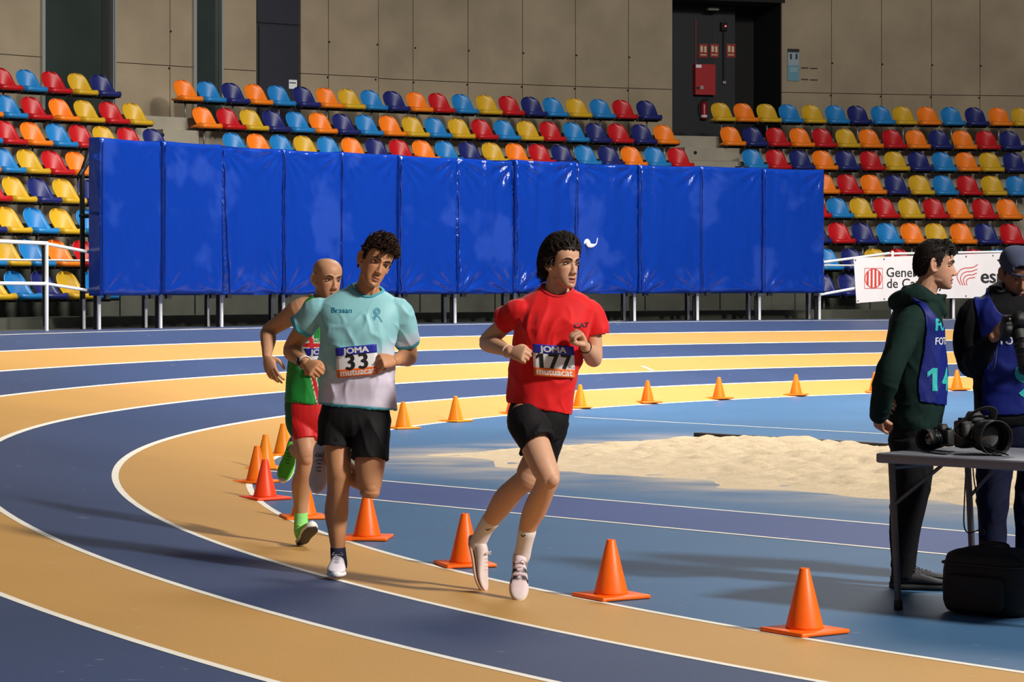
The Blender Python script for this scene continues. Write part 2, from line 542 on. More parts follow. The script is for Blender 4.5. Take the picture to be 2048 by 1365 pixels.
# aisle stairs: half steps with round lifting holes
m_hole = M('hole_dark', (16, 16, 16), 0.9)
def stair(x0, x1, i, frac, deep):
    r, z = ROWS[i]
    rr = r - 0.5
    a = on_circle(x0, rr)[2]; b = on_circle(x1, rr)[2]
    o = attach(obj('stair_block', (*arc_prism([(rr - deep, z - 0.53), (rr - deep, z - 0.53 + frac), (rr, z - 0.53 + frac), (rr, z - 0.53)], a, b, 6), False), m_conc), grand)
    for px in (x0 + (x1 - x0) * .35, x0 + (x1 - x0) * .55)[:1 if frac < .3 else 2]:
        X, Y, th = on_circle(px, rr - deep - .006)
        d = nrm((X - XC, Y - YC, 0)); p = np.array((X, Y, z - 0.53 + frac * 0.6))
        hh = tube([p - d * 0.01, p + d * 0.004], 0.035, 12, 1, round_cap=False)
        obj('lifting_hole', hh, m_hole, o)
stair(1378, 1474, 1, 0.27, 0.42); stair(1352, 1462, 0, 0.27, 0.42)
stair(1400, 1500, 2, 0.27, 0.42); stair(1420, 1515, 3, 0.27, 0.42)
stair(318, 385, 1, 0.27, 0.42); stair(300, 372, 0, 0.27, 0.42); stair(335, 460, 2, 0.27, 0.42)

# ------------------------------------------------------------------ seats
SEATC = {'R': ('red', (186, 18, 26)), 'B': ('light blue', (28, 122, 188)), 'Y': ('yellow', (204, 162, 32)), 'N': ('navy blue', (28, 36, 104)), 'O': ('orange', (238, 124, 20))}
def seat_shell():
    """bucket back: curved sheet, wide and round at the top"""
    nu, nv = 10, 11; V = []; f = []
    for s in (0, 1):
        for j in range(nv + 1):
            v = math.sin(j / nv * math.pi / 2)
            z = 0.40 + 0.36 * v
            tq = max(0, (v - 0.3) / 0.7); hw = 0.222 * (1 - tq ** 3.2 * .985) ** .45
            for i in range(nu + 1):
                u = i / nu * 2 - 1
                zz = z
                y = -0.16 - 0.085 * v + (0.05 + 0.16 * (1 - v) ** 2) * u * u - 0.012 * s
                V.append((u * hw, y, zz - .0))
    k = nu + 1; h = (nv + 1) * k
    for j in range(nv):
        for i in range(nu):
            a = j * k + i
            f.append((a, a + 1, a + k + 1, a + k)); f.append((h + a, h + a + k, h + a + k + 1, h + a + 1))
    per = [i for i in range(nu + 1)] + [j * k + nu for j in range(1, nv + 1)] + [nv * k + i for i in range(nu - 1, -1, -1)] + [j * k for j in range(nv - 1, 0, -1)]
    for q in range(len(per)):
        a, b = per[q], per[(q + 1) % len(per)]
        f.append((b, a, a + h, b + h))
    return V, f
def seat_pan():
    """sitting pan with a thick rolled front lip"""
    prof = [(-0.20, 0.405), (-0.15, 0.395), (-0.02, 0.40), (0.12, 0.425), (0.19, 0.43), (0.225, 0.418), (0.235, 0.39), (0.225, 0.355), (0.19, 0.345), (0.0, 0.352), (-0.20, 0.365)]
    nu = 8; V = []; f = []; k = len(prof)
    for i in range(nu + 1):
        u = i / nu * 2 - 1
        hw = 0.222
        for y, z in prof:
            V.append((u * hw, y - 0.03 * abs(u) ** 4 * (y > 0), z + 0.018 * u * u * (-0.1 < y < 0.2 and z > .39)))
    for i in range(nu):
        for j in range(k):
            a = i * k + j; b = i * k + (j + 1) % k
            f.append((b, a, a + k, b + k))
    f.append(tuple(range(k))); f.append(tuple(reversed(range(nu * k, nu * k + k))))
    return V, f
def seat_bracket():
    return merge([box((0, -0.06, 0.335), (0.47, 0.09, 0.05)), box((-.2, 0.06, 0.35), (0.03, 0.26, 0.05)), box((.2, 0.06, 0.35), (0.03, 0.26, 0.05))])
def seat_leg():
    return tube([(0, -0.08, 0.0), (0, -0.08, 0.32)], 0.02, 8, 1, round_cap=False)
SM = {}
me_br = mesh_from(*seat_bracket(), False); me_br.materials.append(M('bracket_black', (20, 20, 24), .6))
me_lg = mesh_from(*seat_leg()); me_lg.materials.append(M('galvanised', (150, 152, 156), .4, metal=.6))
for k_, (nm, rgb) in SEATC.items():
    mt = M('seat_' + nm.replace(' ', '_'), rgb, 0.38, 8, 0.05, spec=.45)
    a = mesh_from(*seat_shell()); a.materials.append(mt); a.name = 'seat_back'
    b = mesh_from(*seat_pan()); b.materials.append(mt); b.name = 'seat_pan'
    SM[k_] = (a, b)
SEATS = {
 'left': [
  'R10 B60 R110 Y162 N208', 'O-30 B20 R70 O125 Y175 R225 Y272', 'B-32 R18 O69 B120 R166 Y213 R262 N313', 'O-37 B14 Y63 R112 O160',
  'R-15 Y35 N85 Y135 N186', 'N-27 Y24 B78 Y130 B183', 'B-28 Y20 B70 O124 R177', 'Y-9 B42 N95 Y146 B198'],
 'middle': [
  'O373 B420 N468 O514 B560 N610 O656 Y700 B745 N790 O836 R880 B927 Y975 R1020 N1065 B1108 Y1155 B1202 R1247 N1295',
  'O411 R459 Y505 N550 B597 O643 N689 B735 O782 Y828 B873 Y920 R966 B1011 Y1057 R1102 B1149 N1194 R1238 N1285 O1330',
  'B472 O520 B566 Y613 B660 O708 N756 R803 O849 B895 N941 Y988 O1035 R1081 N1126 B1173 N1219 O1265 B1312 R1358'],
 'right': [
  'Y1444 O1489 Y1535 B1579 Y1625 B1672 N1716 B1763 Y1807 O1855 B1903 N1951 O1998 Y2044',
  'O1463 N1508 R1554 O1601 R1646 Y1693 O1739 R1786 O1833 N1879 O1926 R1973 N2021',
  'B1507 R1554 N1601 O1647 N1693 R1742 Y1791 N1838 B1886 O1933 Y1980 N2028',
  'O1650 R1697 O1744 N1792 Y1840 B1888 R1936 Y1985 B2034',
  'R1633 B1677 Y1723 R1770 Y1820 R1869 O1916 R1967 O2016',
  'N1633 R1680 N1727 B1777 O1825 Y1874 O1924 N1973 R2023',
  'B1656 N1706 Y1754 R1802 B1902 R1953 B2001',
  'N1650 N1701'],
}
RN = ['top', 'second', 'third', 'fourth', 'fifth', 'sixth', 'seventh', 'lowest']
for blk, rows in SEATS.items():
    for i, row in enumerate(rows):
        r, z = ROWS[i]
        items = row.split()
        for n, it in enumerate(items):
            c = it[0]; px = float(it[1:]) + 2
            X, Y, th = on_circle(px, r + 0.05)
            o = empty('stadium_seat', (X, Y, z), 0)
            d = nrm((XC - X, YC - Y, 0))
            o.rotation_euler = (0, 0, math.atan2(-d[0], d[1]))
            nm = SEATC[c][0]
            side = 'left end' if blk != 'right' else 'left end'
            tag(o, f'{nm} plastic bucket seat, {ORD[n]} visible from left in {RN[i]} row, {blk} block', 'seat', 'coloured bucket seats in the stand')
            for nme, me in (('backrest', SM[c][0]), ('seat_pan', SM[c][1]), ('bracket', me_br)):
                p = bpy.data.objects.new(nme, me); C.objects.link(p); p.parent = o
            if n % 2 == 0:
                p = bpy.data.objects.new('leg', me_lg); C.objects.link(p); p.parent = o
# row number plates at the aisle ends
def plate(px, i, s):
    r, z = ROWS[i]
    X, Y, th = on_circle(px, r - 0.3)
    d = nrm((XC - X, YC - Y, 0)); t_ = np.array((-d[1], d[0], 0))
    o = empty('row_plate', (X, Y, z), 0)
    attach(obj('panel', (*box((X, Y, z + 0.30), (0.02, 0.30, 0.16), np.array([d, t_, (0, 0, 1)])), False), M('plate_black', (18, 18, 20), .5)), o)
    co, f = text_geo(s, 0.14, 0.004)
    P = [np.array((X, Y, z + .30)) + d * 0.0125 + t_ * c[0] + np.array((0, 0, c[1])) for c in co]
    attach(obj('number', (P, f, False), M('print_white', (225, 225, 225), .6)), o)
    tag(o, 'small black row number plate reading 7 at the aisle end of a row', 'sign')
plate(1484, 2, '7')

# ------------------------------------------------------------------ back wall of concrete panels
RW = 35.3
ZJ = CH + (HY - 173) * on_circle(1150, RW)[1] / F       # horizontal joint
ZB, ZT = ROWS[0][1] - 0.3, 9.6
wall = tag(empty('wall_back', (XC, YC, 0)), 'curved wall of bare concrete panels behind the seats', kind='structure')
def wall_piece(x0, x1, z0, z1, r=RW, th=0.12, m=m_conc2, name='concrete_panel', gap=0.007, parent=wall, off=0.0):
    X0, Y0, _ = on_circle(x0, r + off); X1, Y1, _ = on_circle(x1, r + off)
    a = np.array((X0, Y0, 0)); b = np.array((X1, Y1, 0)); d = nrm(b - a); n = np.array((-d[1], d[0], 0))
    if n @ np.array((XC - X0, YC - Y0, 0)) > 0: n = -n
    a = a + d * gap; b = b - d * gap
    V = [p + n * q + np.array((0, 0, zz)) for p in (a, b) for q in (0, th) for zz in (z0 + gap, z1 - gap)]
    f = [(0, 1, 3, 2), (4, 6, 7, 5), (0, 4, 5, 1), (2, 3, 7, 6), (0, 2, 6, 4), (1, 5, 7, 3)]
    o = obj(name, (V, f, False), m)
    me = o.data; bm = bmesh.new(); bm.from_mesh(me); bmesh.ops.recalc_face_normals(bm, faces=bm.faces); bm.to_mesh(me); bm.free()
    return attach(o, parent) if parent else o
m_joint = M('joint_dark', (92, 76, 56), 0.9, 3, .2)
def backing(x0, x1, r=RW):
    n = 8
    for i in range(n):
        wall_piece(x0 + (x1 - x0) * i / n, x0 + (x1 - x0) * (i + 1) / n, ZB, ZT, r, 0.15, m_joint, 'joint_backing', 0.0, off=0.05)
ZJ2 = ZJ + 2.45
for r, xs in ((RW - 0.25, [-110, -10, 88]), (RW - 0.25, [232, 340, 391]), (RW - 0.25, [446, 513]), (RW - 0.25, [601, 657, 757]),
              (RW, [757, 826, 936, 1045, 1151, 1257, 1345]), (RW, [1563, 1663, 1763, 1863, 1960, 2060, 2160])):
    for a, b in zip(xs, xs[1:]):
        for z0, z1 in ((ZB, ZJ), (ZJ, ZT)):
            wall_piece(a, b, z0, z1, r, off=0)
    backing(xs[0], xs[-1], r)
# tie holes at the joints
tie = []
for r, xs in ((RW - .25, [340, 657, 753]), (RW, [829, 936, 1045, 1151, 1257, 1663, 1763, 1863, 1960])):
    for px in xs:
        for dz in (-0.05, 0.66):
            X, Y, th = on_circle(px + (4 if dz > 0 else -3) * 0.5, r - 0.012)
            d = nrm((X - XC, Y - YC, 0)); p = np.array((X, Y, ZJ + dz))
            tie.append(tube([p, p + d * 0.02], 0.02, 8, 1, round_cap=False))
attach(tag(obj('tie_holes', merge(tie), m_hole), kind='stuff'), wall)
# return face at the step in the wall
Xa, Ya, _ = on_circle(757, RW - 0.25)
# dark glazed strips with aluminium edges
m_glass = M('glass_dark', (44, 54, 50), 0.22, 0.8, 0.25, spec=.5, coat=.3)
m_alu = M('aluminium', (190, 192, 190), .35, metal=.7)
for n, (a, b) in enumerate(((88, 232), (391, 446))):
    w_ = tag(empty(f'window_{n+1}', (XC, YC, 0)), ['wide dark green glazed strip in the wall above the left seats', 'narrow dark green glazed strip beside the black door'][n], kind='structure')
    wall_piece(a, b, ZB, ZT, RW - 0.2, 0.1, m_glass, 'pane', 0.0, parent=w_)
    wall_piece(a - 3, a + 3, ZB, ZT, RW - 0.33, 0.12, m_alu, 'window_frame', 0.0, parent=w_)
    wall_piece(b - 2, b + 1.5, ZB, ZT, RW - 0.33, 0.12, m_alu, 'window_frame', 0.0, parent=w_)
    if n == 0: wall_piece(b - 28, b - 3, ZB, ZT, RW - 0.22, 0.02, M('window_dark', (16, 18, 17), .5), 'mullion', 0.0, parent=w_)
    if n == 0: wall_piece(b - 5.5, b - 3.5, ZB, ZT, RW - 0.33, 0.12, m_alu, 'window_frame', 0.0, parent=w_)
# door
m_door = M('door_black', (40, 42, 52), 0.4, 2, .1)
dr = tag(empty('door_1', (XC, YC, 0)), 'black steel door with a white notice in the concrete wall', kind='structure')
ZD = CH + (HY - 53) * on_circle(556, RW - .2)[1] / F
wall_piece(513, 601, ZB, ZT, RW - .16, .1, M('door_frame_black', (28, 30, 38), .5), 'door_frame', 0, parent=dr)
wall_piece(518.5, 594, ZB, ZD, RW - .2, .05, m_door, 'door_leaf', 0, parent=dr)
wall_piece(514, 600, ZD + .06, ZT, RW - .2, .05, m_door, 'transom_panel', 0, parent=dr)
wall_piece(578, 594, CH + (HY - 178) * on_circle(586, RW - .2)[1] / F, CH + (HY - 160) * on_circle(586, RW - .2)[1] / F, RW - .215, .01, M('paper', (228, 230, 236), .7), 'notice', 0, parent=dr)
wall_piece(579, 592, CH + (HY - 167) * on_circle(586, RW - .2)[1] / F, CH + (HY - 165) * on_circle(586, RW - .2)[1] / F, RW - .22, .004, M('print_dark', (30, 32, 36), .7), 'notice_print', 0, parent=dr)

# recess with fire equipment
m_navy = M('recess_paint', (21, 23, 30), 0.6, 1.5, .1)
m_black = M('recess_black', (8, 8, 9), 0.8)
rc = tag(empty('wall_recess', (XC, YC, 0)), 'dark painted recess in the concrete wall', kind='structure')
RB = RW + 1.1
wall_piece(1335, 1430, ZB, ZT, RB, .1, m_navy, 'recess_back', 0, parent=rc)
wall_piece(1430, 1575, ZB, ZT, RB + .6, .1, m_black, 'recess_back', 0, parent=rc)
wall_piece(1425, 1470, ZB, ZT, RB - .01, .1, m_navy, 'recess_back', 0, parent=rc)
def radial_wall(px, r0, r1, m, t=0.12, name='recess_side', sgn=1):
    X, Y, th = on_circle(px, r0); d = nrm((X - XC, Y - YC, 0)); s = np.array((-d[1], d[0], 0))
    c = np.array((X, Y, 0)) + d * (r1 - r0) / 2 + s * t / 2 * sgn
    o = obj(name, (*box(c + np.array((0, 0, (ZB + ZT) / 2)), (r1 - r0, t, ZT - ZB), np.array([d, s, (0, 0, 1)])), False), m)
    return attach(o, rc)
radial_wall(1345, RW + .02, RB + .1, m_navy, sgn=1)
radial_wall(1563, RW + .02, RB + .8, m_black, sgn=-1)
wall_piece(1340, 1570, CH + (HY - 2) * on_circle(1450, RW)[1] / F, CH + (HY + 60) * on_circle(1450, RW)[1] / F, RW - .02, 2.0, m_black, 'recess_soffit', 0, parent=rc)
def hang(name, px0, px1, py0, py1, m, r=RB, t=.03, parent=None, off=0.0):
    Y = on_circle((px0 + px1) / 2, r)[1]
    z1 = CH + (HY - py0) * Y / F; z0 = CH + (HY - py1) * Y / F
    return wall_piece(px0, px1, z0, z1, r - t - off, t, m, name, 0, parent=parent)
m_sred = M('sign_red', (150, 36, 30), .6)
m_sprint = M('sign_print', (205, 190, 150), .6)
for n, (x, dsc) in enumerate(((1407, 'red fire hose sign, leftmost of three signs in the dark recess'), (1429, 'red fire extinguisher sign, middle of three in the dark recess'), (1462, 'red extinguisher sign right of the black pipe in the recess'))):
    s = empty('fire_sign', tuple(np.array(on_circle(x, RB)[:2])) + (0,))
    hang('sign_plate', x - 8.5, x + 8.5, 88, 115, m_sred, RB, .02, s)
    hang('pictogram', x - 6, x - 1, 92, 104, m_sprint, RB, .004, s, .02)
    hang('pictogram', x + 1.5, x + 6, 93, 105, m_sprint, RB, .004, s, .02)
    hang('lettering', x - 6, x + 6, 109, 111, m_sprint, RB, .004, s, .02)
    tag(s, dsc, 'sign', 'fire safety signs in the recess')
hc = empty('hose_cabinet', tuple(on_circle(1410, RB)[:2]) + (0,))
hang('cabinet_body', 1391, 1431, 130, 191, M('cabinet_red', (168, 22, 26), .4), RB, .18, hc)
hang('cabinet_label', 1392, 1403, 131, 137, M('paper', (228, 230, 236), .7), RB, .006, hc, .18)
hang('cabinet_latch', 1393, 1399, 175, 180, M('print_dark', (30, 32, 36), .7), RB, .01, hc, .18)
hang('cabinet_lock', 1401, 1407, 173, 180, M('latch_grey', (170, 150, 140), .4), RB, .012, hc, .18)
tag(hc, 'red fire hose cabinet on the dark recess wall', 'cabinet')
fx = empty('fire_extinguisher', tuple(on_circle(1408, RB)[:2]) + (0,))
X, Y, th = on_circle(1408, RB - .1)
zt = CH + (HY - 203) * Y / F; zb = CH + (HY - 238) * Y / F
attach(obj('cylinder_body', loft([((X, Y, zb), (.06, 0, 0), (0, .06, 0)), ((X, Y, zb + .02), (.075, 0, 0), (0, .075, 0)), ((X, Y, zt - .08), (.075, 0, 0), (0, .075, 0)), ((X, Y, zt - .03), (.05, 0, 0), (0, .05, 0)), ((X, Y, zt), (.022, 0, 0), (0, .022, 0))], 16, 2), M('extinguisher_red', (150, 26, 30), .35)), fx)
attach(obj('valve', merge([box((X, Y, zt + .03), (.05, .05, .06)), box((X + .04, Y, zt + .06), (.12, .03, .02))]), M('print_dark', (30, 32, 36), .7)), fx)
attach(obj('hose', tube([(X - .03, Y - .03, zt + .03), (X - .1, Y - .06, zt - .08), (X - .085, Y - .05, zb + .1)], .012, 8, 4), M('print_dark', (30, 32, 36), .7)), fx)
attach(obj('cylinder_label', loft([((X, Y, zb + .03), (.0765, 0, 0), (0, .0765, 0)), ((X, Y, zb + .13), (.0765, 0, 0), (0, .0765, 0))], 16, 2), M('paper', (228, 230, 236), .7)), fx)
tag(fx, 'red fire extinguisher hanging below the hose cabinet', 'extinguisher')
pp = empty('alarm_pipe', tuple(on_circle(1448, RB)[:2]) + (0,))
hang('conduit', 1446, 1449, 60, 168, m_black, RB, .05, pp); hang('siren', 1443, 1455, 46, 62, m_black, RB, .12, pp)
hang('siren_light', 1450, 1453, 52, 55, M('led_red', (255, 90, 90), .4, emit=1.5), RB, .01, pp, .12)
hang('switch', 1446, 1452, 163, 168, M('latch_grey', (170, 150, 140), .4), RB, .03, pp, .05)
tag(pp, 'black alarm siren with conduit and switch in the recess', 'alarm')
rp = empty('sprinkler_pipe', tuple(on_circle(1392, RB)[:2]) + (0,))
hang('pipe', 1390.5, 1392.5, 40, 130, M('pipe_red', (110, 44, 40), .5), RB, .04, rp)
tag(rp, 'thin red pipe running down to the hose cabinet', 'pipe')
lm = empty('ceiling_lamp', tuple(on_circle(1427, RB - .4)[:2]) + (0,))
hang('lamp_housing', 1417, 1438, 17, 22, M('lamp_grey', (120, 118, 110), .5), RB - .3, .15, lm)
tag(lm, 'small oval lamp at the top of the dark recess', 'lamp')

# wayfinding panel
sg = empty('toilet_sign', tuple(on_circle(1588, RW)[:2]) + (0,))
hang('sign_panel', 1575.5, 1598.5, 98, 162, M('sign_teal', (92, 140, 158), .5), RW, .03, sg)
hang('sign_header', 1575.5, 1598.5, 98, 105, M('print_dark', (30, 32, 36), .7), RW, .003, sg, .03)
hang('sign_field', 1576, 1598, 105, 131, M('sign_pale', (140, 156, 164), .5), RW, .003, sg, .03)
for x in (1582, 1593): hang('figure', x - 1.8, x + 1.8, 108, 119, M('print_dark', (30, 32, 36), .7), RW, .003, sg, .033)
for y in (136, 139, 142): hang('sign_text', 1580, 1595, y, y + 1.2, M('sign_pale2', (160, 184, 192), .5), RW, .003, sg, .03)
tag(sg, 'tall teal toilet sign with two dark figures on the concrete wall', 'sign')
for x, y in ((1610, 136), (1628, 137), (1610, 159), (1628, 160)):
    attach(hang('fixing_mark', x - 7, x + 7, y - 1, y + 1, M('stain_dark', (70, 62, 46), .9), RW, .03), wall)

# ================================================================== railing and crash mats
RF_ = 24.72
m_rail = M('rail_white', (236, 238, 240), 0.4)
m_raild = M('rail_dark', (28, 28, 32), 0.5)
def rpt(px, py, r=RF_):
    X, Y, th = on_circle(px, r); return np.array((X, Y, CH + (HY - py) * Y / F))
rail = empty('railing', (XC, YC, SHELF))
tag(rail, 'white metal railing round the outside of the banked bend', 'railing')
def rtube(name, pts, rad, m, par=rail, seg=8, sub=1): return attach(obj(name, tube(pts, rad, seg, sub), m), par)
rtube('top_rail', [rpt(-90, 480), rpt(0, 483), rpt(93, 487)], .028, m_rail)
rtube('top_rail', [rpt(93, 488), rpt(186, 506, RF_ + .1)], .024, m_rail)
rtube('mid_rail', [rpt(-90, 566), rpt(0, 567), rpt(93, 568)], .026, m_rail)
rtube('mid_rail', [rpt(93, 568), rpt(192, 584, RF_ + .1)], .022, m_rail)
rtube('top_rail', [rpt(1645, 525, RF_ + .1), rpt(1778, 507)], .024, m_rail)
rtube('top_rail', [rpt(x_, 508 - (x_ - 1783) * .018) for x_ in range(1783, 2140, 30)], .022, m_rail)
rtube('mid_rail', [rpt(1640, 590, RF_ + .1), rpt(1715, 576), rpt(1780, 568)], .024, m_rail)
rtube('mid_rail', [rpt(x_, 568 - (x_ - 1780) * .02) for x_ in range(1780, 2140, 30)], .020, m_rail)
for r_, y in ((RF_ + .12, None),):
    pts = []
    for px in range(200, 1660, 60):
        X, Y, th = on_circle(px, r_); pts.append((X, Y, 1.42))
    rtube('lower_rail', pts, .025, m_raild)
    rtube('upper_rail', [(p[0], p[1], 2.05) for p in pts], .025, m_raild)
def post(px, rr, ztop, m=m_rail, rad=.026):
    X, Y, th = on_circle(px, rr)
    rtube('post', [(X, Y, SHELF - .02), (X, Y, ztop)], rad, m)
post(93, RF_, 2.08); post(-60, RF_, 2.08); 
rtube('post', [rpt(89, 650, RF_ + .06), rpt(86, 490, RF_ + .06)], .02, m_raild)  # dark tube standing in for the shadow beside the end post
for px in (198, 321, 443, 567, 688, 800, 910, 1030, 1150, 1269, 1395, 1519, 1639):
    post(px, RF_, 1.45); post(px - 7, RF_ + .1, 1.45, m_raild, .03)  # dark tube left of each white post stands in for its shadow
for px in (168, 292, 417, 545, 660, 780, 890, 1010, 1130, 1249, 1377, 1499, 1619):
    post(px, RF_ + .35, 1.32 if px < 1000 else 1.42, m_rail, .022); post(px - 5, RF_ + .42, 1.45, m_raild, .024)  # rear posts, each with a dark tube in place of its shadow
for px in (1785, 1907, 2030): post(px, RF_, 2.1)
post(1902, RF_ + .1, 1.9, m_raild)  # dark tube in place of the shadow beside a banner post
tag(obj('stand_rail', tube([(*on_circle(px, 26.42)[:2], 1.88) for px in range(-80, 2140, 40)], .016, 8, 1), m_rail), 'thin white handrail along the foot of the stand', 'handrail')
for px in range(-60, 2140, 150):
    X, Y, th = on_circle(px, 26.42)
    obj('rail_post', tube([(X, Y, .93), (X, Y, 1.88)], .012, 6, 1), m_raild, [o for o in C.objects if o.name == 'stand_rail'][0])
# dark steel support at the left end of the mats
sp_ = empty('mat_support', tuple(on_circle(166, 25.3)[:2]) + (SHELF,))
q = lambda px, py: rpt(px, py, 25.3)
for pts in ([q(166, 640), q(164, 345), q(180, 300)], [q(163, 432), q(186, 432)], [q(160, 350), q(190, 300)]):
    attach(obj('strut', tube(pts, .035, 8, 1), m_raild), sp_)
tag(sp_, 'dark steel support strut behind the left end of the blue mats', 'support')

# mats
RM = 24.5
MX = [203, 325, 446, 566, 682, 797, 915, 1030, 1152, 1278, 1402, 1526, 1650]
MZ0, MZ1 = 1.385, 3.515
def mat_material():
    m = bpy.data.materials.new('mat_pvc_blue'); m.use_nodes = True
    nt = m.node_tree; b = nt.nodes['Principled BSDF']; L = nt.links
    tc = nt.nodes.new('ShaderNodeTexCoord')
    n = nt.nodes.new('ShaderNodeTexNoise'); n.inputs['Scale'].default_value = 1.1; n.inputs['Detail'].default_value = 3
    L.new(tc.outputs['Object'], n.inputs['Vector'])
    r = nt.nodes.new('ShaderNodeMapRange')
    for k, v in zip(('From Min', 'From Max', 'To Min', 'To Max'), (.56, .64, 0, .16)): r.inputs[k].default_value = v
    L.new(n.outputs['Fac'], r.inputs['Value'])
    mx = nt.nodes.new('ShaderNodeMix'); mx.data_type = 'RGBA'
    mx.inputs[6].default_value = lin((7, 48, 140)) + (1,); mx.inputs[7].default_value = lin((70, 100, 190)) + (1,)
    L.new(r.outputs[0], mx.inputs['Factor']); L.new(mx.outputs[2], b.inputs['Base Color'])
    b.inputs['Roughness'].default_value = 0.15; b.inputs['Specular IOR Level'].default_value = 0.5
    n2 = nt.nodes.new('ShaderNodeTexNoise'); n2.inputs['Scale'].default_value = 5; n2.inputs['Detail'].default_value = 4
    mp = nt.nodes.new('ShaderNodeMapping'); mp.inputs['Scale'].default_value = (1.6, 1.6, .5)
    L.new(tc.outputs['Object'], mp.inputs[0]); L.new(mp.outputs[0], n2.inputs['Vector'])
    bp = nt.nodes.new('ShaderNodeBump'); bp.inputs['Strength'].default_value = .5; bp.inputs['Distance'].default_value = .03
    L.new(n2.outputs['Fac'], bp.inputs['Height']); L.new(bp.outputs[0], b.inputs['Normal'])
    return m
m_mat = mat_material()
m_strap = M('strap_black', (22, 24, 32), .6)
m_seam = M('seam_navy', (10, 30, 110), .35)
MATDESC = ['leftmost blue crash mat with pale patches near its top', 'second blue mat from left with a large pale oval patch', 'third blue mat from left, wrinkled beside a dark gap',
 'fourth blue crash mat from the left end of the row', 'fifth blue crash mat from left, behind the teal-shirted runner', 'sixth blue crash mat from left, next to the teal-shirted runner', 'seventh blue mat from left with bright vertical folds',
 'eighth blue mat from left, creased, left of the red-shirted runner', 'ninth blue mat from left, behind the red-shirted runner', 'tenth blue mat from left, creased at its upper corners', 'eleventh blue mat from left, second from right end', 'rightmost blue crash mat beside the orange seats']
WR = [.3, .5, 1.2, 1.0, .7, 1.3, 1.7, 1.7, 1.5, 1.3, .8, 1.0]
for k in range(12):
    X0, Y0, _ = on_circle(MX[k], RM); X1, Y1, _ = on_circle(MX[k + 1], RM)
    a = np.array((X0, Y0, 0)); b_ = np.array((X1, Y1, 0)); d = nrm(b_ - a); wdt = np.linalg.norm(b_ - a) - .012
    n = np.array((d[1], -d[0], 0))
    if n @ np.array((XC - X0, YC - Y0, 0)) < 0: n = -n      # toward the track
    a = a + d * .006
    nu, nv = 36, 60; T = .23
    u = np.linspace(0, 1, nu + 1); v = np.linspace(0, 1, nv + 1)
    Ug, Vg = np.meshgrid(u, v, indexing='ij')
    Uf, Vf = Ug.ravel(), Vg.ravel()
    edge = np.minimum(np.minimum(Uf, 1 - Uf) * wdt, np.minimum(Vf, 1 - Vf) * (MZ1 - MZ0))
    q_ = np.stack([Uf * wdt * 3.2 + k * 7.3, Vf * 2.0 + k, np.full_like(Uf, k * 1.7)], -1)
    fold = vnoise(q_) * .5 + vnoise(q_ * np.array((2.2, 1.2, 1)) + 9) * .3
    # creases fanning out of the top and bottom corners
    cor = np.zeros_like(Uf)
    for cu, cv, fq in ((0.02, 1, 17), (0.98, 1, 13), (0.02, 0, 11), (.98, 0, 15)):
        du = (Uf - cu) * wdt; dv = (Vf - cv) * 2.1
        ang = np.arctan2(du, np.abs(dv) + 1e-6); rr = np.hypot(du, dv)
        cor += np.sin(ang * fq + k) * np.exp(-(rr / .32) ** 2) * rr * 2.2
    pk = np.sin(Vf * 95 + 3 * vnoise(q_ * 2)) * np.exp(-(np.minimum(Uf, 1 - Uf) * wdt / .03) ** 2) * .35
    vf = vnoise(np.stack([Uf * wdt * 8 + k * 5 + .8 * vnoise(q_), Vf * 1.3 + k * 3, np.full_like(Uf, k * .7)], -1))
    vf = np.sign(vf) * np.abs(vf) ** 1.3 * (.25 + .75 * Vf ** 1.5)
    disp = WR[k] * (.030 * fold + .045 * cor + .016 * pk + .020 * vf) - .035 * np.exp(-edge / .012)
    zsag = -.012 * np.sin(Uf * math.pi) * (Vf > .97)
    lean = (.11 * (1 - Vf) ** 2 if k == 2 else 0) * (1 - Uf)
    P = a[None] + np.outer(Uf * wdt + lean, d) + np.outer(disp + (.02 if k % 2 else 0), n)
    P[:, 2] += MZ0 + Vf * (MZ1 - MZ0) + zsag + (.012 if k % 3 == 1 else 0)
    Vv = list(P); f = []
    kk = nv + 1
    for i in range(nu):
        for j in range(nv):
            q0 = i * kk + j; f.append((q0, q0 + kk, q0 + kk + 1, q0 + 1))
    per = [i * kk for i in range(nu + 1)] + [nu * kk + j for j in range(1, nv + 1)] + [i * kk + nv for i in range(nu - 1, -1, -1)] + [j for j in range(nv - 1, 0, -1)]
    base_i = len(Vv)
    for s_ in (.025, T - .02, T):
        for pi in per:
            pt = P[pi].copy()
            cu_ = a + d * Uf[pi] * wdt; cu_[2] = MZ0 + Vf[pi] * (MZ1 - MZ0)
            Vv.append(cu_ - n * s_ * 1.0 + (pt - cu_) * np.array((.4, .4, 1)) * (s_ < T))
    L_ = len(per)
    prev = per
    for s_ in range(3):
        cur = [base_i + s_ * L_ + i for i in range(L_)]
        for i in range(L_): f.append((prev[(i + 1) % L_], prev[i], cur[i], cur[(i + 1) % L_]))
        prev = cur
    f.append(tuple(reversed(prev)))
    c0 = a + d * wdt / 2
    root = empty('crash_mat', (c0[0], c0[1], MZ0))
    tag(root, MATDESC[k], 'crash mat', 'blue crash mats hung along the railing')
    attach(obj('cover', (Vv, f), m_mat), root)
    # welted side seams
    for uu in ((.012,) if k % 2 else (.985, .012)):
        ids = [i for i in range(len(Uf)) if abs(Uf[i] - (0 if uu < .5 else 1)) < 1e-6]
        pts = [P[i] + d * (.03 if uu < .5 else -.03) + n * .033 for i in ids][1:-1:3]
        attach(obj('seam', tube(pts, .007, 6, 2), m_seam), root)
    for uu in (.12, .86):
        p = a + d * wdt * uu - n * .04; p[2] = MZ0 - .015
        attach(obj('strap', (*box(p, (.09, .05, .06), np.array([d, n, (0, 0, 1)])), False), m_strap), root)
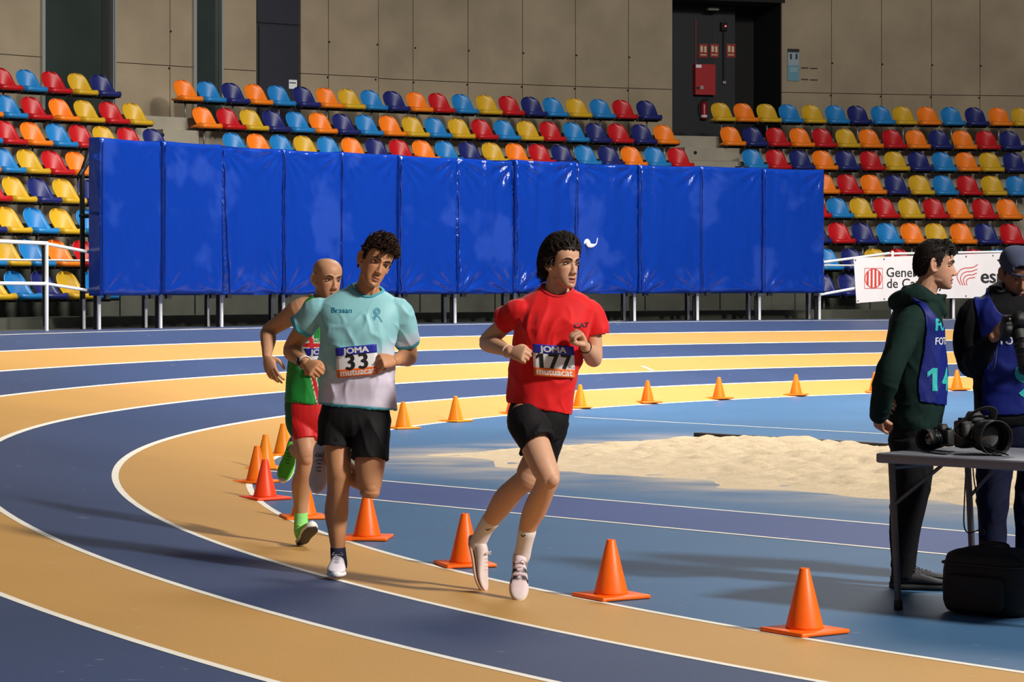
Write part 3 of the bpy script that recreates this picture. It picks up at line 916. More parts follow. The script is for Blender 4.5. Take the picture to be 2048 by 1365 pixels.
# white scrap of tape stuck on a mat
p = rpt(1180, 488, RM - .05)
tp = tag(obj('tape_scrap', tube([p + np.array((-.10, -.02, .0)), p + np.array((-.05, -.03, .05)), p + np.array((-.02, -.03, -.02)), p + np.array((.04, -.03, -.03)), p + np.array((.10, -.03, .0)), p + np.array((.12, -.04, .09))], [(.004, .012), (.004, .035), (.004, .040), (.004, .030), (.005, .010), (.004, .008)], 8, 4), M('tape_white', (225, 225, 235), .4)), 'torn white tape scrap stuck on the ninth blue mat', 'tape')

# ------------------------------------------------------------------ banner
RBn = RF_ - .07
BX0, BX1 = 1708, 2160
def bpt(u, v, off=0.0):
    """u in pixels along, v 0 bottom .. 1 top"""
    X, Y, th = on_circle(u, RBn)
    top = 516 - 11 * (u - BX0) / 340 + (0 if u > 1790 else -0.0)
    bot = 607 - 9 * min(1, (u - BX0) / 130) - 2 * (u - BX0) / 340
    uu = u + (5 * (1 - v) if u < 1720 else 0)
    X, Y, th = on_circle(uu, RBn)
    z1 = CH + (HY - top) * Y / F; z0 = CH + (HY - bot) * Y / F
    dn_ = nrm((XC - X, YC - Y, 0))
    wv = .008 * math.sin(u * .09 + v * 2)
    return np.array((X, Y, z0 + (z1 - z0) * v)) + dn_ * (off + wv)
bn = empty('banner', tuple(bpt(1900, 0)))
tag(bn, 'white printed banner with red emblem and black lettering tied to the railing', 'banner')
us = np.linspace(BX0, BX1, 70); vs = np.linspace(0, 1, 9)
V = [bpt(u_, v_, o_) for o_ in (0, -.006) for u_ in us for v_ in vs]
f = []
for s_ in (0, 1):
    for i in range(69):
        for j in range(8):
            q0 = s_ * 630 + i * 9 + j; g = (q0, q0 + 9, q0 + 10, q0 + 1); f.append(g if s_ == 0 else g[::-1])
attach(obj('sheet', (V, f), M('banner_white', (235, 230, 232), .6, 5, .03)), bn)
def bprint(name, co, fc, cx, cy, m, parent=bn, off=.004):
    """lettering given in pixels round (cx, cy) laid on the banner"""
    out = []
    for c in co:
        u_ = cx + c[0]; top = 516 - 11 * (u_ - BX0) / 340; bot = 607 - 9 * min(1, (u_ - BX0) / 130) - 2 * (u_ - BX0) / 340
        out.append(bpt(u_, (bot - (cy - c[1])) / (bot - top), off))
    return attach(obj(name, (out, fc, False), m), bn)
m_pk = M('print_black', (42, 40, 44), .7); m_pr = M('print_red', (206, 66, 56), .7)
co, fc = text_geo('Generalitat', 27, .25, .88, 'LEFT'); bprint('lettering', co, fc, 1772, 546, m_pk)
co, fc = text_geo('de Catalunya', 27, .25, .88, 'LEFT'); bprint('lettering', co, fc, 1773, 568, m_pk)
co, fc = text_geo('esport', 40, 1.1, .95, 'LEFT'); bprint('lettering', co, fc, 1960, 554, m_pk)
def quad_strip(pts, wd):
    pts = np.array(pts, float); t = np.gradient(pts, axis=0); t /= np.linalg.norm(t, axis=1)[:, None]
    nn = np.stack([-t[:, 1], t[:, 0]], -1) * wd / 2
    n = len(pts); co = [(*(p - q), 0) for p, q in zip(pts, nn)] + [(*(p + q), 0) for p, q in zip(pts, nn)]
    return np.array(co), [(i, i + 1, n + i + 1, n + i) for i in range(n - 1)]
# striped oval emblem
for i in range(4):
    x = (i - 1.5) * 7.6; h = 18 * math.sqrt(max(0.1, 1 - (x / 17) ** 2))
    co, fc = quad_strip([(x, -h), (x, -h / 3), (x, h / 3), (x, h)], 4.2); bprint('emblem_stripe', co, fc, 1746.5, 557, m_pr)
an = np.linspace(0, 2 * math.pi, 40)
co, fc = quad_strip([(16.5 * math.cos(a_), 19 * math.sin(a_)) for a_ in an], 1.6); bprint('emblem_rim', co, fc, 1746.5, 557, m_pr)
co, fc = quad_strip([(-18, -20), (-18, 0), (-18, 20)], 1.0); bprint('emblem_frame', co, fc, 1747, 557, m_pr)
for s_ in ((-18, 20, 18, 20), (-18, -20, 18, -20), (18, -20, 18, 20)):
    co, fc = quad_strip([(s_[0], s_[1]), ((s_[0] + s_[2]) / 2, (s_[1] + s_[3]) / 2), (s_[2], s_[3])], 1.0); bprint('emblem_frame', co, fc, 1747, 557, m_pr)
for pts in ([(-20 + 5, -20), (-22, -4), (-17, 8), (-8, 13), (4, 14), (12, 16), (19, 21)], [(-10, -21), (-15, -8), (-11, 2), (-3, 6), (6, 7), (18, 11)], [(-6, -21), (-9, -10), (-5, -3), (2, 0), (9, 0), (17, 4)], [(-2, -21), (-3, -12), (2, -7), (8, -6), (14, -5)]):
    p2 = catmull(np.array(pts, float), 5); co, fc = quad_strip(p2, 1.6); bprint('flame_line', co, fc, 1936, 550, m_pr)
for u_ in (1711, 1768, 1830, 1932, 1986, 2040, 2100):
    for v_ in (.05, .95):
        p = bpt(u_, v_, .004); attach(obj('eyelet', tube([p, p + np.array((0, -.006, 0))], .012, 8, 1, round_cap=False), M('print_dark', (30, 32, 36), .7)), bn)

# ================================================================== cones
CONES = [  # px, base py, tint, description
 (1609, 1266, 'a', 'orange traffic cone nearest the camera, left of the table'),
 (1222, 1196, 'a', 'orange traffic cone on the white line right of the red-shirted runner'),
 (930, 1132, 'a', 'orange traffic cone just behind the red-shirted runner\'s trailing shoe'),
 (734, 1079, 'a', 'orange traffic cone below the bent knee of the teal-shirted runner'),
 (608, 1037, 'b', 'orange traffic cone half hidden by the bald runner\'s shin'),
 (530, 999, 'c', 'red-orange traffic cone in front of two overlapping cones'),
 (514, 966, 'b', 'leftmost orange traffic cone on the inner curve'),
 (531, 938, 'd', 'light orange traffic cone overlapped by two nearer cones'),
 (566, 911, 'd', 'light orange traffic cone left of the bald runner\'s raised green shoe'),
 (806, 858, 'd', 'orange traffic cone right of the teal-shirted runner\'s shorts'),
 (911, 844, 'd', 'orange traffic cone midway between the teal and red-shirted runners'),
 (1026, 828, 'b', 'orange traffic cone mostly hidden behind the red-shirted runner'),
 (1160, 816, 'd', 'orange traffic cone touching the red-shirted runner\'s right outline'),
 (1295, 806, 'b', 'first orange traffic cone right of the red-shirted runner on far curve'),
 (1438, 798, 'b', 'second orange traffic cone right of the red-shirted runner on far curve'),
 (1592, 791, 'b', 'third orange traffic cone right of the red-shirted runner on far curve'),
 (1750, 785, 'b', 'orange traffic cone half hidden behind the man in green hoodie'),
 (1914, 780, 'b', 'orange traffic cone between the two photographers on far curve')]
CT = {'a': (255, 106, 12), 'b': (255, 122, 14), 'c': (252, 74, 26), 'd': (255, 148, 22)}
def cone_body():
    prof = [(.086, .018), (.083, .03), (.022, .282), (.019, .286), (.015, .286), (.015, .26), (.07, .03), (.07, .018)]
    seg = 28; V = []; f = []; k = len(prof)
    for j in range(seg):
        a_ = 2 * math.pi * j / seg
        V += [(r_ * math.cos(a_), r_ * math.sin(a_), z_) for r_, z_ in prof]
    for j in range(seg):
        for i in range(k):
            a1 = j * k + i; b1 = j * k + (i + 1) % k; o_ = ((j + 1) % seg) * k - j * k
            f.append((a1, a1 + o_, b1 + o_, b1))
    return V, f
cb_ = cone_body(); cp_ = bevbox((0, 0, .010), (.285, .285, .02), .008)
bm = bmesh.new(); mm = mesh_from(*cp_); bm.from_mesh(mm)
CM = {}
for k_, rgb in CT.items():
    mt = M('cone_' + {'a': 'orange', 'b': 'mid_orange', 'c': 'red_orange', 'd': 'light_orange'}[k_], rgb, .42, 9, .05, spec=.4)
    x_ = mesh_from(*cb_); x_.materials.append(mt); y_ = mesh_from(*cp_); y_.materials.append(mt); CM[k_] = (x_, y_)
for i, (px, py, t_, ds) in enumerate(CONES):
    g = ground(px, py)
    o = empty('traffic_cone', (g.x, g.y, g.z + .001), .35 + i * .37 if i > 2 else (.62, .55, .3)[i])
    r_, th_ = polar_of(g.x, g.y)
    tag(o, ds, 'traffic cone', 'orange cones along the inner line')
    for nm, me in (('cone', CM[t_][0]), ('base_plate', CM[t_][1])):
        p = bpy.data.objects.new(nm, me); C.objects.link(p); p.parent = o
# ================================================================== people: building blocks
def skin_mat(name): return M(name, (200, 150, 120), 0.5, 40, 0.03, 0.04, 250, spec=.35, attr='pig', sss=.12)

class Head:
    """head in local axes: x = the person's left, y = forward, z = up; origin midway between the ears at eye level"""
    def __init__(s, c, f, u, k=1.0):
        s.c = np.array(tuple(c), float); s.y = nrm(f); u = np.asarray(u, float)
        s.z = nrm(u - s.y * (u @ s.y)); s.x = np.cross(s.z, s.y); s.k = k
    def W(s, p):
        p = np.atleast_2d(np.asarray(p, float)) * s.k
        return s.c + p[:, :1] * s.x + p[:, 1:2] * s.y + p[:, 2:3] * s.z
    def L(s, P):
        d = np.asarray(P, float) - s.c
        return np.stack([d @ s.x, d @ s.y, d @ s.z], -1) / s.k
    def w(s, *p): return s.W([p])[0]
    SEC = [(-.119, .012, .080, .050), (-.113, .027, .092, .030), (-.101, .038, .096, .006), (-.085, .047, .0955, -.018), (-.065, .0555, .094, -.045),
           (-.045, .061, .0925, -.066), (-.02, .0665, .0905, -.083), (0, .0700, .0880, -.093), (.02, .0725, .0895, -.099), (.04, .0745, .0925, -.101),
           (.06, .0740, .0905, -.099), (.08, .0695, .0820, -.092), (.10, .0560, .0615, -.077), (.112, .0375, .036, -.055), (.119, .012, .005, -.02)]
    def skull(s, off=0.0, seg=36, sub=3):
        secs = []
        for z, hw, yf, yb in s.SEC:
            cy = (yf + yb) / 2
            kk = 1 + off / .09
            secs.append((s.w(0, cy * (1 if off == 0 else 1), z * (1 + off / .119)), s.x * (hw + off) * s.k, s.y * ((yf - yb) / 2 + off) * s.k, 2.25))
        return loft(secs, seg, 2.25, sub)
    def parts(s, ears=True, nose=1.0, mouth_open=0.0):
        P = [s.skull()]
        E = lambda c, r: ellipsoid(s.w(*c), [s.x * r[0] * s.k, s.y * r[1] * s.k, s.z * r[2] * s.k])
        n = nose
        secs = []
        for z, hw, yt in ((.022, .0075, .092), (.010, .008, .0945), (-.008, .0095, .1035 * 1), (-.026, .0125, .1125), (-.036, .0155, .1165), (-.043, .0165, .1125), (-.0485, .012, .101)):
            yt = .088 + (yt - .088) * n; yb = .070
            secs.append((s.w(0, (yt + yb) / 2, z), s.x * hw * s.k, s.y * (yt - yb) / 2 * s.k, 2.0))
        P.append(loft(secs, 16, 2.0, 3))
        for q in (-1, 1):
            P.append(E((q * .0125, .1005, -.041), (.0065, .009, .0075)))           # nostril wings
            P.append(tube([s.w(q * .010, .090, .0205), s.w(q * .028, .0875, .0265), s.w(q * .047, .073, .020)], [.0075 * s.k, .008 * s.k, .006 * s.k], 10, 3))
            P.append(E((q * .047, .022, -.076), (.010, .026, .012)))               # jaw corners
            if ears:
                P.append(tube([s.w(q * .072, .008, -.030), s.w(q * .080, -.004, -.034), s.w(q * .087, -.016, -.012), s.w(q * .089, -.018, .012), s.w(q * .085, -.010, .028), s.w(q * .076, .004, .020)], [(.006, .007)] * 6, 8, 3))
                P.append(ellipsoid(s.w(q * .076, -.004, -.004), [s.x * .008 * s.k, s.y * .014 * s.k, s.z * .027 * s.k]))
        m = mouth_open
        P.append(tube([s.w(-.025, .081, -.0715), s.w(-.012, .0945, -.0665), s.w(0, .0985, -.0665), s.w(.012, .0945, -.0665), s.w(.025, .081, -.0715)], [.003, .0052, .0056, .0052, .003], 8, 3))
        P.append(tube([s.w(-.022, .081, -.0745 - m), s.w(-.011, .0935, -.0785 - m), s.w(0, .0965, -.0795 - m), s.w(.011, .0935, -.0785 - m), s.w(.022, .081, -.0745 - m)], [.003, .0058, .0066, .0058, .003], 8, 3))
        P.append(E((0, .082, -.104), (.020, .018, .014)))                          # chin
        return P
    def sculpt(s, me, mouth_open=0.0, mask=None):
        co = coords(me); l = s.L(co)
        for q in (-1, 1):
            d2 = ((l[:, 0] - q * .0325) / .017) ** 2 + ((l[:, 2] - .004) / .011) ** 2
            a = np.exp(-d2) * (l[:, 1] > .045)
            l[:, 1] -= a * .011
            d2 = ((l[:, 0] - q * .030) / .02) ** 2 + ((l[:, 2] + .058) / .02) ** 2
            l[:, 1] -= np.exp(-d2) * (l[:, 1] > .045) * .002
        # philtrum groove, lip gap, groove below the lip
        a = np.exp(-((l[:, 2] + .0725 + mouth_open * .5) / (.0022 + mouth_open * .6)) ** 2 - (l[:, 0] / .02) ** 4) * (l[:, 1] > .06)
        l[:, 1] -= a * (.004 + mouth_open)
        a = np.exp(-((l[:, 2] + .091) / .006) ** 2 - (l[:, 0] / .02) ** 2) * (l[:, 1] > .06); l[:, 1] -= a * .003
        near = (np.abs(l) < .2).all(1)
        co[near] = s.W(l[near])
        setco(me, co)
    def pigment(s, me, skin, lip=None, stubble=None, brow=None, base=None, mouth_open=0.0):
        co = coords(me); l = s.L(co); n = len(co)
        skin = np.array(lin(skin)); col = np.tile(skin, (n, 1)) if base is None else base
        lip = np.array(lin(lip or (150, 84, 76)))
        face = (l[:, 1] > .05) & (np.abs(l[:, 0]) < .075) & (np.abs(l[:, 2]) < .13)
        cur = .0035 * (l[:, 0] / .02) ** 2
        up = np.exp(-(np.clip((np.abs(l[:, 2] + .0735 + mouth_open * .5 - 0) - .0075 - mouth_open * .5) / .0016, 0, None)) ** 2) * np.exp(-np.clip((np.abs(l[:, 0]) - .021) / .003, 0, None) ** 2)
        k = (up * face * .75)[:, None]; col = col * (1 - k) + lip * k
        gap = (np.exp(-((l[:, 2] + .0725 + mouth_open * .5) / (.0018 + mouth_open * .5)) ** 2 - (l[:, 0] / .021) ** 6) * face * .85)[:, None]
        col = col * (1 - gap) + np.array(lin((58, 26, 24))) * gap
        # ruddy cheeks and nose
        for q in (-1, 1):
            k = (np.exp(-((l[:, 0] - q * .042) / .02) ** 2 - ((l[:, 2] + .03) / .022) ** 2) * face * .18)[:, None]; col = col * (1 - k) + np.array(lin((196, 104, 88))) * k
        for q in (-1, 1):   # nostrils
            k = (np.exp(-((l[:, 0] - q * .008) / .004) ** 2 - ((l[:, 2] + .0475) / .003) ** 2) * (l[:, 1] > .085) * .8)[:, None]; col = col * (1 - k) + np.array(lin((60, 28, 22))) * k
        if stubble:
            jaw = np.clip((-.045 - l[:, 2]) / .02, 0, 1) * np.clip((l[:, 1] + .01) / .03, 0, 1) * (l[:, 2] > -.14) * (np.abs(l[:, 0]) < .08)
            mou = np.exp(-((l[:, 2] + .056) / .008) ** 2 - (l[:, 0] / .026) ** 4) * face
            k = (np.clip(np.maximum(jaw, mou), 0, 1) * stubble[1] * (1 - up))[:, None] * (0.75 + 0.25 * vnoise(co * 300))[:, None]
            col = col * (1 - k) + np.array(lin(stubble[0])) * k
        return col
    def eyes(s, par, brow=(36, 24, 18), iris=(52, 32, 20), lid=0.0, brow_th=1.0, look=0.0):
        for q in (-1, 1):
            c = np.array((q * .0325, .0765, .0025))
            V, f = ellipsoid(s.w(*c), [s.x * .0135 * s.k, s.y * .0065 * s.k, s.z * (.0056 - lid) * s.k], 12, 20)
            e = attach(obj('eye', (V, f), M('eye_white', (205, 196, 190), .3)), par)
            c2 = c + np.array((look, .0034, -.0002))
            e2 = obj('iris', ellipsoid(s.w(*c2), [s.x * .0052 * s.k, s.y * .0040 * s.k, s.z * (.0054 - lid) * s.k], 8, 14), M('iris_%d_%d_%d' % iris, iris, .25))
            e2.parent = e
            e3 = obj('lashes', tube([s.w(q * .0185, .0795, .002 - lid * .5), s.w(q * .027, .0845, .0075 - lid * 1.6), s.w(q * .036, .083, .0080 - lid * 1.6), s.w(q * .0475, .0725, .0025 - lid * .5)], [.0012, .0019, .0019, .0012], 6, 4), M('hair_dark', (24, 16, 12), .6))
            e3.parent = e
            pts = [s.w(q * .012, .0965, .0215), s.w(q * .024, .0965, .0265), s.w(q * .038, .0895, .0285), s.w(q * .0515, .0745, .022)]
            attach(obj('eyebrow', tube(pts, [(.0022, .0042 * brow_th), (.0026, .0050 * brow_th), (.0024, .0042 * brow_th), (.001, .0015)], 8, 4, ref=s.y), M('brow_%d' % brow[0], brow, .8)), par)
    HLY = [-.12, -.06, -.03, -.018, 0, .015, .032, .042, .055, .07, .2]
    def hairline(s, l, top=.070, nape=-.075, burn=-.012):
        zz = np.interp(l[:, 1], s.HLY, [nape, nape, -.045, .006, .030, burn + .01, burn, .030, top - .012, top, top])
        return l[:, 2] - zz
    def cap(s, off=.006, **kw):
        V, f = s.skull(off, 110, 9); V = np.array(V); l = s.L(V)
        keep = s.hairline(l, **kw) > 0
        f = [q for q in f if all(keep[i] for i in q)]
        return list(V), f
    def scalp_points(s, n, seed=1, **kw):
        r = np.random.default_rng(seed); V, f = s.skull(.003); V = np.array(V); l = s.L(V)
        ok = np.nonzero(s.hairline(l, **kw) > 0.0)[0]
        tri = []
        okset = set(ok.tolist())
        fs = [q for q in f if all(i in okset for i in q)]
        ar = np.array([np.linalg.norm(np.cross(V[q[1]] - V[q[0]], V[q[2]] - V[q[0]])) for q in fs]); ar /= ar.sum()
        ids = r.choice(len(fs), n, p=ar)
        out = []
        for i in ids:
            w_ = r.dirichlet(np.ones(len(fs[i]))); out.append(sum(wk * l[j] for wk, j in zip(w_, fs[i])))
        return np.array(out), r
    def locks(s, n, flow, length, rad=.004, seed=1, curl=.25, lift=.3, vol=.25, tip=.3, where=None, **kw):
        """hair locks as tapered tubes; flow(l) -> local direction, length(l) -> metres"""
        pts, r = s.scalp_points(n, seed, **kw); parts = []
        for p in pts:
            if where is not None and not where(p): continue
            nn = nrm(p - np.array((0, -.005, .0))); d = nrm(flow(p, r)); ln = length(p, r) * s.k
            d = nrm(d + nn * lift - nn * min(0, d @ nn)); q = p.copy(); path = [q - nn * .004]
            side = nrm(np.cross(nn, d)) * r.normal() * curl
            st = ln / s.k / 4
            for i in range(4):
                dd = nrm(d + side * math.sin(i * 1.4 + r.random()) - nn * (.25 * i * .35))
                q = q + dd * st
                # keep to a shell round the skull
                e = math.sqrt((q[0] / .076) ** 2 + ((q[1] + .004) / .099) ** 2 + ((q[2] - .008) / .113) ** 2)
                if q[2] > -.05:
                    lo, hi = 1.02, 1.05 + vol * (i + 1) / 4
                    if e < lo: q = q * (lo / e)
                    elif e > hi: q = q * (hi / e)
                path.append(q.copy())
            k = rad * (.7 + .6 * r.random())
            parts.append(tube(s.W(path), [k, k * 1.15, k * 1.05, k * .85, k * tip], 5, 2, ref=s.W([nn])[0] - s.c))
        return parts

def hand(w, d, n, t, pose='fist', k=1.0):
    """w wrist, d wrist->knuckles, n back of the hand, t thumb side"""
    w = np.array(tuple(w), float); d = nrm(d); n = nrm(np.asarray(n, float) - d * (np.asarray(n, float) @ d)); 
    tt = np.cross(d, n); t = tt if tt @ np.asarray(t, float) > 0 else -tt
    P = [loft([(w - d * .02 * k, t * .026 * k, n * .019 * k), (w + d * .01 * k, t * .028 * k, n * .019 * k), (w + d * .04 * k, t * .038 * k, n * .019 * k), (w + d * .075 * k, t * .042 * k, n * .016 * k), (w + d * .092 * k, t * .039 * k, n * .012 * k)], 18, 2.4, 3)]
    L = np.array((.045, .028, .021)) * k; sc = (.95, 1.05, 1.0, .82)
    curls = {'fist': [(84, 104, 58), (86, 104, 60), (88, 104, 60), (90, 104, 60)], 'loose': [(48, 72, 40), (56, 78, 44), (62, 82, 46), (68, 86, 48)],
             'relaxed': [(22, 32, 20), (28, 38, 22), (34, 42, 26), (40, 46, 28)], 'open': [(14, 22, 14), (16, 26, 16), (22, 30, 18), (30, 36, 22)],
             'grip': [(40, 60, 35), (44, 64, 38), (48, 66, 40), (52, 70, 42)]}[pose]
    for i in range(4):
        b = w + d * (.088 - .004 * abs(i - 1)) * k + t * (.0295 - .0197 * i) * k
        a = 0; p = [b - d * .015 * k, b]; dirn = d
        for j in range(3):
            a += math.radians(curls[i][j]); dirn = d * math.cos(a) - n * math.sin(a) + t * (.10 - .065 * i) * (1 if pose in ('open', 'relaxed') else .2)
            p.append(p[-1] + nrm(dirn) * L[j] * sc[i])
        r0 = .0092 * k * (1 - .07 * (i == 3))
        P.append(tube(p, [r0, r0 * 1.03, r0 * .98, r0 * .88, r0 * .72], 10, 3))
    b = w + d * .022 * k + t * .022 * k - n * .004 * k
    if pose in ('fist', 'loose', 'grip'):
        p = [b, b + (d * .55 + t * .55 - n * .45) * .042 * k, b + (d * .55 + t * .5 - n * .45) * .042 * k + (d * .55 - t * .15 - n * .75) * .034 * k]
        p.append(p[-1] + (d * .35 - t * .75 - n * .45) * .028 * k)
    else:
        p = [b, b + (d * .6 + t * .65 - n * .35) * .044 * k]; p.append(p[-1] + (d * .8 + t * .25 - n * .35) * .034 * k); p.append(p[-1] + (d * .9 + t * .05 - n * .35) * .026 * k)
    P.append(tube(p, [.013 * k, .0125 * k, .0105 * k, .0085 * k], 10, 3))
    P.append(ellipsoid(w + d * .035 * k + t * .022 * k - n * .010 * k, [d * .026 * k, t * .016 * k, n * .013 * k]))
    return P

def shoe(par, heel, toe_dir, up, k=1.0, upper=(235, 230, 232), sole=(240, 240, 238), lace=(235, 235, 235), side=None, paintf=None, flex=0.0, sole_th=.026, name='shoe', under=None):
    """heel: point on the ground under the heel; toe_dir, up: axes of the foot"""
    h = np.array(tuple(heel), float); a = nrm(toe_dir); u = nrm(np.asarray(up, float) - a * (np.asarray(up, float) @ a)); c = np.cross(a, u)
    L = .285 * k
    def pt(s, z, x=0.0):
        bend = flex * max(0, s - .62) ** 2 * L * 3.0
        return h + a * s * L + u * (z * k + bend + .010 * max(0, (s - .7) / .3) ** 2 + .006 * max(0, (.12 - s) / .12)) + c * x * k
    tab = [(-.01, .014, .055, .030), (.03, .026, .066, .026), (.10, .0315, .080, .026), (.20, .0335, .086, .026), (.30, .0335, .087, .026), (.42, .035, .077, .026), (.55, .040, .066, .026), (.68, .0445, .055, .026), (.80, .0435, .046, .026), (.91, .035, .038, .026), (.98, .021, .031, .025), (1.005, .008, .026, .022)]
    secs = []
    for s, hw, zt, zb in tab:
        zb = sole_th - .006; zc = (zt + zb) / 2; secs.append((pt(s, zc), c * hw * k, u * (zt - zb) / 2 * k, 2.2 if s < .5 else 2.4))
    V, f = loft(secs, 24, 2.3, 3)
    root = attach(empty(name, tuple(h)), par) if False else empty(name, tuple(h))
    me = mesh_from(V, f)
    co = coords(me); dl = co - h; S = dl @ a / L; Z = dl @ u / k; Xs = dl @ c / k
    col = np.tile(np.array(lin(upper)), (len(co), 1))
    if paintf: col = paintf(S, Z, Xs, col)
    paint(me, col)
    o = obj(name, me, M('shoe_fabric', upper, .6, 60, .05, .2, 300, attr='pig'))
    bpy.data.objects.remove(root)
    attach(o, par)
    # sole
    secs = []
    for s, hw in ((-.03, .012), (-.01, .024), (.05, .034), (.18, .037), (.35, .0355), (.5, .039), (.65, .047), (.78, .048), (.90, .040), (.98, .026), (1.02, .010)):
        secs.append((pt(s, sole_th / 2), c * hw * k, u * sole_th / 2 * k, 2.6))
    so = obj('sole', loft(secs, 20, 2.6, 3), M('sole_%d_%d_%d' % sole, sole, .6)); so.parent = o
    if under:
        secs = []
        for s, hw in ((-.01, .022), (.05, .031), (.18, .034), (.35, .0325), (.5, .036), (.65, .044), (.78, .045), (.90, .037), (.98, .023), (1.0, .010)):
            secs.append((pt(s, .001), c * hw * k, u * .004 * k, 2.6))
        su = obj('outsole', loft(secs, 20, 2.6, 3), M('outsole_%d_%d_%d' % under, under, .7)); su.parent = o
    parts = []
    for i in range(5):
        s = .36 + .065 * i; zt = np.interp(s, [q[0] for q in tab], [q[2] for q in tab])
        parts.append(tube([pt(s, zt - .010, -.023), pt(s + .015, zt + .0015, 0), pt(s + (.03 if i % 2 else 0), zt - .010, .023)], .0028 * k, 6, 3))
    parts.append(tube([pt(.36, .088, 0), pt(.34, .098, .014), pt(.38, .085, .026), pt(.37, .088, .004)], .0022 * k, 6, 3))
    parts.append(tube([pt(.36, .088, 0), pt(.34, .098, -.014), pt(.38, .085, -.026), pt(.37, .088, -.004)], .0022 * k, 6, 3))
    la = obj('laces', merge(parts), M('lace_%d_%d_%d' % lace, lace, .7)); la.parent = o
    return o, pt

def sweep_collar(me, axis_o, axis_d, ra, rb, va, vb, rad, m, par, name='collar', n=40):
    """band following the neckline of a garment: rays parallel to the neck axis find the cloth"""
    bv = BVHTree.FromPolygons([v.co for v in me.vertices], [p.vertices for p in me.polygons])
    axis_d = nrm(axis_d); pts = []
    for i in range(n):
        t = 2 * math.pi * i / n
        p = np.array(tuple(axis_o)) + va * ra * math.cos(t) + vb * rb * math.sin(t)
        hit = bv.ray_cast(Vector(p + axis_d * .3), Vector(-axis_d))
        if hit[0] is not None: pts.append(np.array(hit[0]))
    pts = np.array(pts)
    for _ in range(3): pts = (np.roll(pts, 1, 0) + pts * 2 + np.roll(pts, -1, 0)) / 4
    pts = np.vstack([pts, pts[:2]])
    V, f = tube(pts, rad, 8, 2, ref=axis_d, cap=False)
    return attach(obj(name, (V, f), m), par), pts

def folds(me, amp, scale, dirv=(1, 1, .35), seed=0, fn=None):
    """cloth creases: soft waves plus thin ridges with slanting runs"""
    co = coords(me); nn = normals(me)
    q = co * np.array(dirv) * scale + seed
    warp = np.stack([vnoise(q * .6 + 3), vnoise(q * .6 + 8), vnoise(q * .6 + 13)], -1) * .9
    a = 1 - np.abs(vnoise(q + warp))
    r2 = np.stack([q[:, 0] + .8 * q[:, 2], q[:, 1], q[:, 2] - .5 * q[:, 0]], -1) * 1.7
    c2 = 1 - np.abs(vnoise(r2 + warp + 17))
    b = vnoise(q * .5 + 31)
    d = amp * (.9 * a ** 3 + .55 * c2 ** 4 + .5 * b - .35)
    d = np.maximum(d, -.12 * amp)
    if fn is not None: d = d * fn(co)
    setco(me, co + nn * d[:, None])
    bm = bmesh.new(); bm.from_mesh(me)
    for _ in range(2): bmesh.ops.smooth_vert(bm, verts=bm.verts, factor=.5, use_axis_x=True, use_axis_y=True, use_axis_z=True)
    bm.to_mesh(me); bm.free(); me.update()

def smooth_boundary(me, it=14):
    """even out the cut edge of a garment"""
    bm = bmesh.new(); bm.from_mesh(me)
    # drop stray teeth first
    for _ in range(2):
        bad = [f for f in bm.faces if sum(e.is_boundary for e in f.edges) >= 3]
        bmesh.ops.delete(bm, geom=bad, context='FACES')
    bv = [v for v in bm.verts if v.is_boundary]
    for _ in range(it):
        new = {}
        for v in bv:
            nb = [e.other_vert(v).co for e in v.link_edges if e.is_boundary]
            if len(nb) == 2: new[v] = v.co * .4 + (nb[0] + nb[1]) * .3
        for v, p in new.items(): v.co = p
    bmesh.ops.smooth_vert(bm, verts=[v for v in bm.verts if not v.is_boundary], factor=.4, use_axis_x=True, use_axis_y=True, use_axis_z=True)
    bm.to_mesh(me); bm.free(); me.update()

def decal(me, grid_o, ux, uy, co, fc, off=.0015, ray=(0, 1, 0)):
    """lay flat lettering co (in metres along ux, uy round grid_o) onto a garment by casting along ray"""
    bv = BVHTree.FromPolygons([v.co for v in me.vertices], [p.vertices for p in me.polygons])
    ray = Vector(ray).normalized(); out = []; last = None
    for c in co:
        p = Vector(np.array(tuple(grid_o)) + np.array(ux) * c[0] + np.array(uy) * c[1])
        hit = bv.ray_cast(p - ray * .6, ray)
        q = hit[0] if hit[0] is not None else (p if last is None else p + ray * (last - p).dot(ray))
        last = q
        out.append(np.array(q - ray * off))
    return out, fc

def subdivide_geo(co, fc, n=1):
    """triangulate and split lettering so that it can follow cloth"""
    me = mesh_from(co, fc, False); bm = bmesh.new(); bm.from_mesh(me)
    bmesh.ops.triangulate(bm, faces=bm.faces)
    for _ in range(n):
        bmesh.ops.subdivide_edges(bm, edges=bm.edges, cuts=1)
        bmesh.ops.triangulate(bm, faces=bm.faces)
    bm.verts.index_update()
    co2 = np.array([tuple(v.co) for v in bm.verts]); f2 = [tuple(v.index for v in q.verts) for q in bm.faces]
    bm.free(); bpy.data.meshes.remove(me)
    return co2, f2

